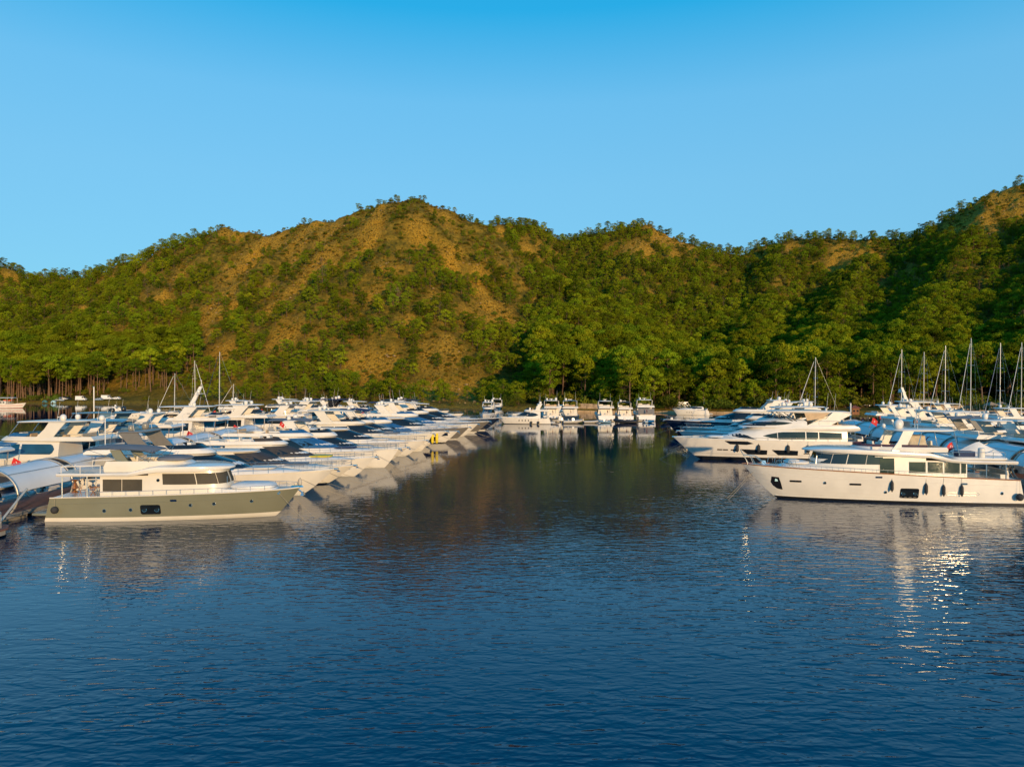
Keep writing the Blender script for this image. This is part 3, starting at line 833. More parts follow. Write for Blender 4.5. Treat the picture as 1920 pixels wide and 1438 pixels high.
def add_radar(p, c, w=1.3, mt=None):
    o = MB().lathe([(0.16, 0), (0.18, 0.2), (0.12, 0.3)], c, 10).build('radar', mt or W, p)
    MB().box((c[0], c[1], c[2] + 0.37), (0.16, w, 0.11)).build('radar_scanner', mt or W, o); return o

def add_antennas(p, spots):
    for x, y, z, h, rk in spots: MB().tube([(x, y, z), (x - rk * h, y, z + h)], 0.022, 4, r2=0.010).build('antenna', W, p)

def add_flag(p, x, z, y=0.0, h=1.5, k=1.0):
    st = MB().tube([(x, y, z), (x - 0.35 * h, y, z + h)], 0.025, 5).build('flagstaff', VARN, p)
    rows = []
    for i in range(6):
        f = i / 5
        rows.append([(x - 0.35 * h * lerp(0.98, 0.50, j / 3) - 0.62 * k * f, y + 0.10 * math.sin(5 * f + j), z + h * lerp(0.98, 0.50, j / 3) - 0.46 * k * f * (0.6 + 0.4 * f)) for j in range(4)])
    fl = MB().grid(rows).build('flag', REDP, p)
    c = Vector(rows[2][1]) * 0.5 + Vector(rows[2][2]) * 0.5
    for s in (-1, 1):       # white crescent and star, on both faces
        mb = MB(); r = 0.13 * k; off = s * 0.045; vs = []
        for i in range(11): a = 0.7 + i / 10 * 4.9; vs.append((c.x + r * math.cos(a), c.y + off, c.z + r * math.sin(a)))
        for i in range(11): a = 0.7 + i / 10 * 4.9; vs.append((c.x + 0.03 * k + 0.78 * r * math.cos(a), c.y + off, c.z + 0.78 * r * math.sin(a)))
        mb.add(vs, [(i, i + 1, 12 + i, 11 + i) for i in range(10)])
        q = [(c.x + 0.15 * k + (0.075 if i % 2 == 0 else 0.03) * k * math.cos(i * math.pi / 5 + 1.57), c.y + off, c.z + (0.075 if i % 2 == 0 else 0.03) * k * math.sin(i * math.pi / 5 + 1.57)) for i in range(10)]
        mb.add(q, [tuple(range(10))])
        mb.build('flag_emblem', CANVW, fl, smooth=0)
    return fl

def rail(p, hull, side, t0, t1, h, inset=0.12, posts=8, mid=True, r=0.022, mt=None, name='side_rail', z0=0.0):
    mb = MB(); top = hull.rail_line(side, t0, t1, h, inset)
    mb.tube(top, r, 5)
    if mid: mb.tube(hull.rail_line(side, t0, t1, h * 0.52, inset), r * 0.6, 4)
    for i in range(posts + 1):
        t = lerp(t0, t1, i / posts); q = hull.pt(t, 1, side)
        mb.tube([(q[0], q[1] - side * inset, q[2] + z0 - 0.06), (q[0], q[1] - side * inset, q[2] + h)], r * 0.8, 4)
    return mb.build(name, mt or STEEL, p)

def fender(kind_, loc, drop, label, group, r=0.16, h=0.95, mt=None):
    e = empty('fender', loc, 0, label, 'fender', group)
    if kind_ == 'ball': MB().ball((0, 0, 0), r, 14, 1.08).build('body', mt or RUBBER, e)
    else:
        MB().lathe([(0.04, -h / 2 - 0.1), (0.06, -h / 2 - 0.02), (r * 0.75, -h / 2 + 0.06), (r, -h / 2 + 0.2), (r, h / 2 - 0.2), (r * 0.75, h / 2 - 0.06), (0.06, h / 2 + 0.02), (0.04, h / 2 + 0.1)], (0, 0, 0), 12).build('body', mt or RUBBER, e)
    MB().tube([(0, 0, (r if kind_ == 'ball' else h / 2)), (0, 0.03, drop)], 0.014, 4).build('rope', ROPE, e)
    return e

def world_of(boat, p):
    a = boat.rotation_euler[2]; c, s = math.cos(a), math.sin(a); k = boat.scale[0]
    return (boat.location[0] + k * (p[0] * c - p[1] * s), boat.location[1] + k * (p[0] * s + p[1] * c), boat.location[2] + k * p[2])

def hull_fender(boat, hull, x, side, zc, label, group, kind_='sausage', r=0.16, h=0.95, mt=None):
    q = hull.at(x, zc, side, r + 0.02); t = hull.sheer(min(1, x / hull.L))
    w = world_of(boat, q)
    return fender(kind_, w, t - zc, label, group, r, h, mt)

def mooring(p, a, b, sag=0.15, name='mooring_line'):
    a, b = Vector(a), Vector(b); pts = []
    for i in range(7):
        f = i / 6; q = a.lerp(b, f); q.z -= sag * 4 * f * (1 - f); pts.append(q)
    return MB().tube(pts, 0.016, 4).build(name, ROPE, p)

def hull_parts(p, hull, colour, boot_mat=None, boot=0.0, rub=None, deck_mat=None, platform=1.3, stripe=None):
    hull.mesh(boot).build('hull', [colour, boot_mat or ANTIF], p, smooth=50)
    hull.deck().build('deck', deck_mat or W, p)
    for s in (-1, 1): MB().tube([hull.pt(i / 24, 1, s, 0.01) for i in range(25)], 0.05, 5).build('rub_rail', rub or W, p)
    if stripe:
        for s in (-1, 1): hull.patch([(0.4, stripe[0], stripe[1]), (hull.L * 0.6, stripe[0], stripe[1]), (hull.L * 0.93, stripe[0] + 0.1, stripe[1] + 0.12)], s, 0.012).build('stripe', stripe[2], p)
    if platform: slab(-platform, 0.5, hull.B * 0.44, 0.28, 0.22, 5, 0.01).build('swim_platform', colour, p)

def seat(mb, x, y, z, sx, sy, back=0.0):
    mb.box((x, y, z + 0.2), (sx, sy, 0.4), 0.96)
    if back: mb.box((x + back * (sx / 2 - 0.08), y, z + 0.58), (0.16, sy, 0.42), 0.9)
    return mb

# ------------------------------------------------------------------ flybridge motor yachts
def blade(x0, x1, z0, z1, f=0.25, a=0.0, mid=0.5, rise=0.0):
    """a window outline, pointed forward by f and aft by a (fractions of its length)"""
    L = x1 - x0; zm = lerp(z0, z1, mid); out = []
    if a > 0: out += [(x0, zm - 0.01, zm + 0.01), (x0 + a * L * 0.45, lerp(zm, z0, 0.72), lerp(zm, z1, 0.72)), (x0 + a * L, z0, z1)]
    else: out += [(x0, z0, z1)]
    if f > 0: out += [(x1 - f * L, z0, z1), (x1 - f * L * 0.45, lerp(zm, z0, 0.72), lerp(zm, z1, 0.72)), (x1, zm - 0.01, zm + 0.01)]
    else: out += [(x1, z0, z1)]
    return out

def motor_yacht(name, L=20, B=5.2, hull=W, house=W, hs=1.55, hb=2.5, boot=0.12, boot_mat=None, stripe=None, top='hardtop', top_mat=None, fin_mat=None,
                screen=GLASS, win='blade', domes=2, dome_mat=None, flag=True, cover=None, hullwin=1, tender=False, rails=True, antennas=2, bimini_mat=None, fly=True,
                arch=True, lines=True, low=0.0, win_mat=None, radar=True, flyscreen=True, inside=True, detail=True, seed=0):
    rd = random.Random(seed); k = 0.66 + 0.30 * L / 20.0 + 0.05 * rd.random()
    p = empty(name); H = Hull(L, B, hs, hb, over=0.075 + 0.075 * rd.random(), nd=2.5 + 0.9 * rd.random(), nw=1.8, curve=1.2 + 0.6 * rd.random())
    hull_parts(p, H, hull, boot_mat, boot, rub=house, deck_mat=TEAK if rd.random() < 0.15 else W, stripe=stripe)
    zd = H.sheer(0.4)
    # foredeck trunk with sun pad
    tr = House([(zd - 0.15, 0.42 * L, 0.90 * L, 0.34 * B), (zd + 0.30 * k, 0.42 * L, 0.86 * L, 0.31 * B), (zd + 0.52 * k, 0.42 * L, 0.80 * L, 0.27 * B)], 2.3)
    tr.mesh().build('foredeck_trunk', house, p)
    slab(0.62 * L, 0.76 * L, 0.20 * B, zd + 0.54 * k, 0.16, 4, 0.03).build('sun_pad', cover or CUSH, p)
    # main cabin
    h1 = 2.05 * k - low
    cab = House([(zd - 0.2, 0.20 * L, 0.72 * L, 0.415 * B), (zd + 0.55 * k, 0.20 * L, 0.68 * L, 0.41 * B), (zd + 1.1 * k, 0.20 * L, 0.62 * L, 0.395 * B), (zd + 0.8 * h1, 0.20 * L, 0.545 * L, 0.375 * B), (zd + h1, 0.20 * L, 0.49 * L, 0.36 * B)], 2.5)
    cab.mesh().build('cabin', house, p, smooth=45)
    cab.screen(zd + 0.62 * k, zd + 0.93 * h1, -0.62, 0.62).build('windscreen', screen, p)
    zt = zd + h1
    a, b_ = zd + 0.62 * k, zd + 0.86 * h1
    for s in (-1, 1):
        if win == 'blade':
            wins = [blade(0.22 * L, 0.555 * L, a, b_, 0.42, 0.0, 0.25)]
        elif win == 'split':
            wins = [blade(0.22 * L, 0.375 * L, a, b_, 0.0, 0.12), blade(0.385 * L, 0.56 * L, a + 0.05, b_, 0.6, 0.0, 0.2)]
        elif win == 'rect':
            wins = [blade(0.22 * L, 0.31 * L, a, b_, 0, 0), blade(0.317 * L, 0.405 * L, a, b_, 0, 0), blade(0.412 * L, 0.52 * L, a, b_, 0.25, 0, 0.2)]
        else:
            wins = [blade(0.24 * L, 0.54 * L, a - 0.1, b_ - 0.05, 0.4, 0.4, 0.45)]
        for w_ in wins: cab.window(w_, s).build('window', win_mat or GLASS, p)
        if hullwin:
            hw = {1: [blade(0.40 * L, 0.56 * L, 0.80, 1.18, 0.25, 0.12), blade(0.62 * L, 0.70 * L, 0.95, 1.25, 0.3, 0.2)], 2: [blade((0.42 + 0.06 * i) * L, (0.42 + 0.06 * i) * L + 0.34, 0.85, 1.2, 0.3, 0.3) for i in range(4)], 3: [blade(0.36 * L, 0.62 * L, 0.75, 1.2, 0.3, 0.1)]}[hullwin]
            for w_ in hw: H.patch(w_, s).build('hull_window', GLASS, p)
        if detail:
            q = H.pt(0.9, 0.72, s, 0.01)
            MB().lathe([(0.09, -0.015), (0.09, 0.015)], q, 8, 'y').build('hawse_hole', CHROME, p)
    # cockpit: dark saloon doors and quarter posts under the overhang
    MB().box((0.205 * L, 0, zd + 0.48 * h1), (0.08, 0.60 * B, 0.80 * h1)).build('saloon_door', GLASS, p)
    if inside:
        mb = MB(); seat(mb, 0.06 * L, 0, hs - 0.12, 0.7, 0.6 * B, -1); mb.build('cockpit_bench', CUSH, p)
        MB().box((0.115 * L, 0, hs + 0.35), (0.8, 1.5, 0.07)).build('cockpit_table', VARN, p)
    ztop = zt
    if not fly:
        slab(0.15 * L, 0.50 * L, 0.365 * B, zt - 0.06, 0.16, 3.0, 0.10).build('coupe_roof', top_mat or house, p)
        slab(0.27 * L, 0.40 * L, 0.24 * B, zt + 0.10, 0.05, 4.0, 0.03).build('sunroof', GLASS, p)
        ztop = zt + 0.16
    if fly:
        FH = (0.46 + 0.12 * rd.random()) * k
        f0 = House([(zt - 0.02, 0.05 * L, 0.50 * L, 0.40 * B), (zt + 0.08, 0.035 * L, 0.515 * L, 0.43 * B), (zt + 0.24 * k, 0.035 * L, 0.51 * L, 0.43 * B), (zt + FH, 0.05 * L, 0.49 * L, 0.41 * B)], 2.6)
        rs_ = [f0.ring(l[0]) for l in f0.lv]
        inner = f0.ring(zt + FH, lev=(0.06 * L, 0.475 * L, 0.385 * B)); floor = [(x, y, zt + 0.14) for x, y, z in inner]
        MB().rings(rs_ + [inner, floor], cap0=True, cap1=True).build('flybridge', house, p, smooth=40)
        for s in (-1, 1): MB().tube([(0.07 * L, s * 0.36 * B, hs - 0.1), (0.06 * L, s * 0.37 * B, zt + 0.02)], 0.05, 6).build('overhang_post', STEEL, p)
        if flyscreen:
            fs = House([(zt + FH - 0.02, 0.05 * L, 0.485 * L, 0.405 * B), (zt + FH + 0.42, 0.05 * L, 0.455 * L, 0.385 * B)], 2.6)
            fs.screen(zt + FH, zt + FH + 0.40, -0.55, 0.55).build('flybridge_screen', screen if screen is not GLASS else GLASS, p)
        if inside:
            sm_ = CUSH if rd.random() < 0.7 else TAN
            for q in ((0.36 * L, 0.9, zt + 0.14, 0.6, 1.3, -1), (0.29 * L, -0.22 * B, zt + 0.14, 2.2 * k, 0.8, -0.4), (0.12 * L, 0.1 * B, zt + 0.14, 1.2, 0.5 * B, -1)): seat(MB(), *q).build('flybridge_seat', sm_, p)
            MB().box((0.405 * L, 0.8, zt + 0.14 + 0.45), (0.5, 1.3, 0.9), 0.8, shear=-0.1).build('helm_console', house, p)
        zc = zt + FH; ztop = zc
        fm = fin_mat or house
        TH = 1.62 * k
        if arch or top == 'hardtop':
            lean = 0.085 * L
            for s in (-1, 1):
                poly = [(0.235 * L, zc - 0.35), (0.315 * L, zc - 0.35), (0.265 * L, zc + 0.55 * TH), (0.262 * L - 0.2 * lean, zc + TH), (0.185 * L - 0.2 * lean, zc + TH), (0.20 * L, zc + 0.45 * TH)]
                MB().prism(poly, s * 0.395 * B, s * (0.395 * B - 0.16)).build('arch_fin', fm, p)
            ztop = zc + TH
        if top == 'hardtop':
            slab(0.10 * L, 0.43 * L, 0.37 * B, ztop, 0.17, 3.2, 0.07, drop=0.1).build('hardtop', top_mat or house, p)
            for s in (-1, 1): MB().tube([(0.44 * L, s * 0.34 * B, zc), (0.39 * L, s * 0.33 * B, ztop + 0.03)], 0.04, 5).build('hardtop_strut', STEEL, p)
            ztop += 0.22
        elif top == 'bimini':
            zb = zc + TH * 0.98; xa, xf = 0.06 * L, 0.36 * L
            rows = []
            for i in range(9):
                f = i / 8; x = lerp(xa, xf, f); zz = zb + 0.16 * math.sin(math.pi * f) + 0.05 * math.sin(4 * math.pi * f)
                rows.append([(x, lerp(-1, 1, j / 8) * 0.36 * B, zz + 0.28 * (1 - (2 * j / 8 - 1) ** 2)) for j in range(9)])
            mb = MB().grid(rows); mb.grid([[(q[0], q[1], q[2] - 0.05) for q in r_] for r_ in rows]); mb.build('bimini', bimini_mat or CANVG, p)
            mb = MB()
            for s in (-1, 1):
                for x0_, x1_ in ((0.2, 0.06), (0.2, 0.21), (0.22, 0.36)): mb.tube([(x0_ * L, s * 0.38 * B, zc - 0.1), (x1_ * L, s * 0.36 * B, zb)], 0.024, 4)
            mb.build('bimini_frame', STEEL, p)
            if arch: slab(0.16 * L, 0.27 * L, 0.40 * B, ztop - 0.02, 0.16, 4, 0.02).build('arch_top', fm, p); ztop += 0.15
        elif arch:
            slab(0.155 * L, 0.265 * L, 0.40 * B, ztop - 0.02, 0.18, 4, 0.02).build('arch_top', fm, p); ztop += 0.16
        if rails and detail:
            mb = MB(); q = [(0.20 * L, s_ * 0.41 * B, zc + 0.3) for s_ in (-1,)] 
            pts = [(0.20 * L, -0.41 * B, zc + 0.28), (0.055 * L, -0.41 * B, zc + 0.28), (0.045 * L, 0, zc + 0.28), (0.055 * L, 0.41 * B, zc + 0.28), (0.20 * L, 0.41 * B, zc + 0.28)]
            mb.tube(pts, 0.024, 5)
            for q in pts: mb.tube([(q[0], q[1], zc - 0.3), q], 0.02, 4)
            mb.build('flybridge_rail', STEEL, p)
    xm = 0.20 * L
    for i in range(domes):
        r_ = (0.30 + 0.06 * ((seed + i) % 2)) * (0.85 + 0.15 * k); yy = [0.24, -0.24, 0.0][i % 3] * B
        add_dome(p, (xm + (0.03 * L if i == 2 else 0), yy, ztop + r_ * 0.9), r_, dome_mat)
    if radar: add_radar(p, (xm + 0.045 * L, 0, ztop - 0.03), 1.2 * k, dome_mat)
    add_antennas(p, [(xm + 0.02 * L, (-1) ** i * 0.30 * B, ztop - 0.05, 1.7 + 1.2 * rd.random(), 0.15) for i in range(antennas)])
    if rails:
        for s in (-1, 1): rail(p, H, s, 0.46, 0.985, 0.68, 0.14, 9, mid=detail)
        q0, q1 = H.rail_line(-1, 0.985, 0.985, 0.68, 0.14)[0], H.rail_line(1, 0.985, 0.985, 0.68, 0.14)[0]
        MB().tube([q0, (L + 0.1, 0, q0[2]), q1], 0.022, 5).build('bow_pulpit', STEEL, p)
    MB().box((L - 0.05, 0, hb + 0.02), (0.9, 0.26, 0.10), 0.8).build('anchor_roller', CHROME, p)
    an = MB(); an.tube([(L - 0.3, 0, hb - 0.05), (L + 0.42, 0, hb - 0.18)], 0.05, 5); an.box((L + 0.36, 0, hb - 0.26), (0.34, 0.36, 0.1), 0.5); an.build('anchor', STEEL, p)
    if lines:
        for s in (-1, 1): q = H.pt(0.9, 0.72, s, 0.02); mooring(p, q, (L + 1.6 + rd.random() * 1.6, s * 1.0, -0.1), 0.12)
    if flag: add_flag(p, -0.1, hs + 0.1, 0, 1.7, 1.25)
    if tender:
        t = rib_parts(p, (-0.6, 0, 0.62), R(90), 0.85, HYPAL)
    return p, H

def rib_parts(parent, loc, rz, k=1.0, tube_mat=None, name='tender', engine=True, console=True, label=None):
    """an inflatable dinghy: tube, floor, console, seat and outboard"""
    e = empty(name, loc, rz); e.parent = parent
    if parent is None: e.parent = None
    return rib_fill(e, k, tube_mat, engine, console)
def rib_fill(e, k, tube_mat, engine=True, console=True):
    pts = []
    for s in (-1,): pts += [(-1.7 * k, -0.72 * k, 0.30 * k), (-0.6 * k, -0.76 * k, 0.30 * k), (0.6 * k, -0.72 * k, 0.34 * k), (1.3 * k, -0.5 * k, 0.42 * k), (1.75 * k, -0.2 * k, 0.5 * k)]
    pts += [(1.85 * k, 0, 0.52 * k)] + [(x, -y, z) for x, y, z in pts[::-1]]
    MB().tube(pts, 0.25 * k, 8).build('inflatable_tube', tube_mat or HYPAL, e, smooth=60)
    MB().rings([[(-1.6 * k, -0.6 * k, 0.25 * k), (0.8 * k, -0.6 * k, 0.25 * k), (1.5 * k, 0, 0.3 * k), (0.8 * k, 0.6 * k, 0.25 * k), (-1.6 * k, 0.6 * k, 0.25 * k)], [(-1.5 * k, -0.1 * k, -0.15 * k), (0.6 * k, -0.1 * k, -0.15 * k), (1.3 * k, 0, 0.1 * k), (0.6 * k, 0.1 * k, -0.15 * k), (-1.5 * k, 0.1 * k, -0.15 * k)]], cap0=True).build('floor', HYPALG, e)
    if console:
        MB().box((0.25 * k, 0, 0.6 * k), (0.45 * k, 0.6 * k, 0.65 * k), 0.75, shear=-0.05).build('console', W, e)
        seat(MB(), -0.5 * k, 0, 0.28 * k, 0.5 * k, 0.7 * k, -1).build('seat', CUSH, e)
    if engine:
        mb = MB(); mb.box((-1.85 * k, 0, 0.82 * k), (0.42 * k, 0.34 * k, 0.5 * k), 0.72); mb.box((-1.9 * k, 0, 0.3 * k), (0.18 * k, 0.14 * k, 0.8 * k), 0.9); mb.build('outboard', ENGINE, e)
    return e

# ------------------------------------------------------------------ open sports cruisers
def cruiser(name, L=13.5, B=4.0, hull=W, hs=1.25, hb=1.9, seed=0, screen=GLASS, arch=True, flag=False, cover=None, canopy=None, domes=1, lines=False, stripe=None):
    p = empty(name); H = Hull(L, B, hs, hb, over=0.12, nd=2.7, nw=1.7, curve=1.3)
    hull_parts(p, H, hull, None, 0.08, stripe=stripe)
    zd = H.sheer(0.45)
    tr = House([(zd - 0.1, 0.34 * L, 0.92 * L, 0.38 * B), (zd + 0.35, 0.34 * L, 0.84 * L, 0.34 * B), (zd + 0.62, 0.34 * L, 0.66 * L, 0.29 * B)], 2.2)
    tr.mesh().build('foredeck_trunk', W, p)
    cab = House([(zd + 0.1, 0.16 * L, 0.62 * L, 0.42 * B), (zd + 0.6, 0.16 * L, 0.56 * L, 0.40 * B), (zd + 1.15, 0.18 * L, 0.46 * L, 0.35 * B)], 2.4)
    cab.mesh().build('cabin', W, p)
    cab.screen(zd + 0.45, zd + 1.1, -0.7, 0.7).build('windscreen', screen, p)
    for s in (-1, 1):
        cab.window(blade(0.2 * L, 0.40 * L, zd + 0.5, zd + 1.0, 0.3, 0.2), s).build('window', GLASS, p)
        for i in range(3): H.patch(blade((0.5 + 0.06 * i) * L, (0.5 + 0.06 * i) * L + 0.25, 0.8, 1.1, 0.35, 0.35), s).build('porthole', GLASS, p)
        if arch: MB().prism([(0.16 * L, zd + 0.4), (0.28 * L, zd + 0.4), (0.17 * L, zd + 2.1), (0.10 * L, zd + 2.1)], s * 0.43 * B, s * (0.43 * B - 0.14)).build('arch_fin', W, p)
        rail(p, H, s, 0.45, 0.98, 0.55, 0.12, 6, mid=False)
    if arch:
        slab(0.09 * L, 0.19 * L, 0.44 * B, zd + 2.05, 0.14, 4, 0.02).build('arch_top', W, p)
        for i in range(domes): add_dome(p, (0.14 * L, (0.5 - i) * 0.5 * (1 if domes > 1 else 0), zd + 2.5), 0.28)
    if canopy:
        rows = [[(lerp(0.10, 0.42, i / 6) * L, lerp(-1, 1, j / 6) * 0.40 * B, zd + 1.75 + 0.3 * (1 - (2 * j / 6 - 1) ** 2) + 0.12 * math.sin(math.pi * i / 6)) for j in range(7)] for i in range(7)]
        MB().grid(rows).build('bimini', canopy, p)
        mb = MB()
        for s in (-1, 1):
            for f in (0.12, 0.26, 0.41): mb.tube([(0.25 * L, s * 0.41 * B, zd + 0.6), (f * L, s * 0.39 * B, zd + 1.8)], 0.02, 4)
        mb.build('bimini_frame', STEEL, p)
    mb = MB(); seat(mb, 0.08 * L, 0, hs - 0.1, 0.7, 0.7 * B, -1); mb.build('cockpit_bench', CUSH, p)
    MB().box((L - 0.05, 0, hb), (0.6, 0.22, 0.1), 0.8).build('anchor_roller', CHROME, p)
    add_antennas(p, [(0.15 * L, 0.9, zd + 2.1, 1.8, 0.1)])
    if lines:
        for s in (-1, 1): q = H.pt(0.9, 0.72, s, 0.02); mooring(p, q, (L + 1.8, s * 0.8, -0.1), 0.1)
    if flag: add_flag(p, -0.1, hs, 0, 1.3, 0.9)
    return p, H

# ------------------------------------------------------------------ sailing yachts
def sailboat(name, L=14, B=4.2, mast=18, hull=W, cover=None, rig=2, furl=True, seed=0):
    p = empty(name); H = Hull(L, B, 1.15, 1.5, over=0.07, nd=2.3, nw=2.0, stern=0.8, curve=1.6, wlb=0.85)
    hull_parts(p, H, hull, None, 0.06, platform=0.0, stripe=(0.86, 0.94, NAVY))
    zd = 1.2
    c = House([(zd - 0.1, 0.30 * L, 0.72 * L, 0.33 * B), (zd + 0.42, 0.30 * L, 0.68 * L, 0.27 * B)], 2.2); c.mesh().build('coachroof', W, p)
    for s in (-1, 1): c.window(blade(0.34 * L, 0.58 * L, zd + 0.1, zd + 0.32, 0.3, 0.1), s).build('window', GLASS, p)
    xm = 0.56 * L
    MB().tube([(xm, 0, zd), (xm - 0.15, 0, zd + mast)], 0.105, 8, r2=0.075).build('mast', W, p)
    for i in range(rig):
        z = zd + mast * (0.36 + 0.3 * i); MB().tube([(xm - 0.2, -1.25 + 0.2 * i, z), (xm, 0, z), (xm - 0.2, 1.25 - 0.2 * i, z)], 0.04, 4).build('spreader', W, p)
    mb = MB()
    for s in (-1, 1):
        mb.tube([(xm - 0.3, s * B * 0.46, zd)] + [(xm - 0.2, s * (1.25 - 0.2 * i), zd + mast * (0.36 + 0.3 * i)) for i in range(rig)] + [(xm - 0.14, 0, zd + mast * 0.97)], 0.016, 3)
        mb.tube([(xm - 0.9, s * B * 0.46, zd), (xm, 0, zd + mast * 0.37)], 0.014, 3)
    mb.tube([(0.1, 0, zd), (xm - 0.15, 0, zd + mast)], 0.016, 3)
    mb.build('rigging', STEEL, p)
    if furl: MB().tube([(L - 0.25, 0, 1.7), (xm + 0.3, 0, zd + mast * 0.93)], 0.085, 6, r2=0.05).build('furled_headsail', CANVW if not cover else cover, p)
    MB().tube([(xm, 0, zd + 1.5), (0.16 * L, 0, zd + 1.45)], 0.08, 6).build('boom', W, p)
    MB().tube([(xm - 0.2, 0, zd + 1.72), (lerp(xm, 0.16 * L, 0.5), 0, zd + 1.78), (0.17 * L, 0, zd + 1.62)], 0.17, 8, r2=0.11).build('sail_cover', cover or CANVN, p)
    rows = [[(lerp(0.24, 0.34, i / 4) * L, lerp(-1, 1, j / 6) * 0.30 * B, zd + 0.35 + 0.75 * math.sin(math.pi * (0.15 + 0.6 * i / 4)) * (1 - 0.45 * (2 * j / 6 - 1) ** 2)) for j in range(7)] for i in range(5)]
    MB().grid(rows).build('spray_hood', cover or CANVN, p)
    for s in (-1, 1): rail(p, H, s, 0.05, 0.97, 0.6, 0.1, 9, mid=False, r=0.014)
    MB().lathe([(0.05, -0.45), (0.42, -0.4), (0.45, -0.38), (0.42, -0.36)], (0.12 * L, 0, zd + 0.75), 10, 'x').build('steering_wheel', STEEL, p)
    return p, H
# ------------------------------------------------------------------ the two trawler yachts and the sleek yacht
def roof_loft(st):
    rs_ = []
    for x, w, zb, zt in st:
        m = (zb + zt) / 2; e = min(0.12, w * 0.4)
        rs_.append([(x, -w + e, zb), (x, -w, m), (x, -w + e * 0.6, lerp(m, zt, 0.7)), (x, -w * 0.72, zt), (x, 0, zt + 0.05), (x, w * 0.72, zt), (x, w - e * 0.6, lerp(m, zt, 0.7)), (x, w, m), (x, w - e, zb), (x, 0, zb)])
    return MB().rings(rs_, cap0=True, cap1=True)

def porthole(p, H, x, z, side, r=0.13, ring_mat=None, name='porthole'):
    q = H.at(x, z, side, 0.0)
    o = MB().lathe([(r, -0.03), (r * 1.12, 0.015), (r * 0.8, 0.035)], q, 14, 'y').build(name, ring_mat or CHROME, p)
    MB().lathe([(r * 0.82, -0.045), (r * 0.82, 0.045)], q, 14, 'y').build('pane', GLASS, o)
    return o

def rounded_patch(H, x0, x1, z0, z1, side, r=0.14, off=0.02):
    L = []
    for i in range(5): a = math.pi / 2 * i / 4; L.append((x0 + r - r * math.cos(a), z0 + r - r * math.sin(a), z1 - r + r * math.sin(a)))
    for i in range(5): a = math.pi / 2 * i / 4; L.append((x1 - r + r * math.sin(a), z0 + r - r * math.cos(a), z1 - r + r * math.cos(a)))
    return H.patch(L, side, off)

def tub(levels, n=2.8, wall=0.14, floor=0.1):
    h = House(levels, n); rs_ = [h.ring(l[0]) for l in h.lv]; xa, xf, w = h.lv[-1][1:]
    inner = h.ring(h.lv[-1][0], lev=(xa + wall, xf - wall * 1.5, w - wall)); fl = [(x, y, h.lv[0][0] + floor) for x, y, z in inner]
    return MB().rings(rs_ + [inner, fl], cap0=True, cap1=True), h

def deck_chair(loc, rz, label):
    e = empty('deck_chair', loc, rz, label, 'chair', 'wooden deck chairs on the olive yacht')
    MB().box((0, 0, 0.45), (0.46, 0.46, 0.04)).build('seat', CUSH, e)
    MB().box((-0.22, 0, 0.75), (0.04, 0.46, 0.34)).build('backrest', CUSH, e)
    for s in (-1, 1):
        MB().tube([(-0.24, s * 0.24, 0.95), (0.22, s * 0.24, 0.0)], 0.022, 4).build('leg', VARN, e)
        MB().tube([(0.24, s * 0.24, 0.66), (-0.22, s * 0.24, 0.0)], 0.022, 4).build('leg', VARN, e)
        MB().box((0, s * 0.25, 0.67), (0.5, 0.05, 0.035)).build('armrest', VARN, e)
    return e

# --- olive trawler, left foreground
HD = R(0.6)
olive = empty('trawler_yacht', (-39.6, 62.6, 0), HD, 'olive green trawler yacht with grey bimini, nearest boat at left', 'yacht')
H = Hull(20.9, 5.6, 2.02, 2.52, over=0.105, nd=3.4, nw=2.1, trans=0.55, curve=1.0, wlb=0.93)
p = olive
H.mesh(0.34).build('hull', [OLIVE, W2], p, smooth=50)
H.deck(0.02).build('deck', W, p)
for s in (-1, 1):
    MB().tube([H.pt(i / 30, 1, s, 0.0) for i in range(31)], 0.055, 6).build('toe_rail', W2, p)
    rail(p, H, s, 0.20, 0.98, 0.40, 0.10, 14, mid=False, r=0.02)
    MB().tube([H.pt(i / 24, 0.74, s, 0.005) for i in range(25)], 0.018, 4).build('hull_crease', OLIVE, p)
    for x_, z_ in ((5.1, 0.93), (7.3, 1.0), (12.2, 1.34), (14.1, 1.42), (17.1, 1.56)): porthole(p, H, x_, z_, s, 0.15)
    pan = rounded_patch(H, 8.1, 9.75, 0.58, 1.42, s, 0.16).build('hull_window', GLASS, p)
    for x_ in (8.42, 9.43): porthole(pan, H, x_, 1.0, s * 1.0, 0.2, name='round_port')
    vent = rounded_patch(H, 10.6, 11.15, 1.68, 1.86, s, 0.08, 0.03).build('vent', CHROME, p)
    q = H.at(19.3, 2.2, s); MB().lathe([(0.16, -0.02), (0.16, 0.03)], q, 10, 'y').build('hawse_hole', CHROME, p)
    MB().tube([(3.6, s * 2.5, 2.0), (3.6, s * 2.5, 3.8)], 0.055, 6).build('roof_post', STEEL, p)
    MB().tube([(1.5, s * 2.5, 2.0), (1.5, s * 2.5, 3.8)], 0.055, 6).build('roof_post', STEEL, p)
slab(-1.3, 0.45, 2.5, 0.42, 0.32, 6, 0.01).build('swim_platform', OLIVE, p)
sal = House([(1.85, 4.4, 14.9, 2.02), (3.2, 4.4, 14.75, 2.0), (4.25, 4.4, 14.35, 1.96)], 4.2)
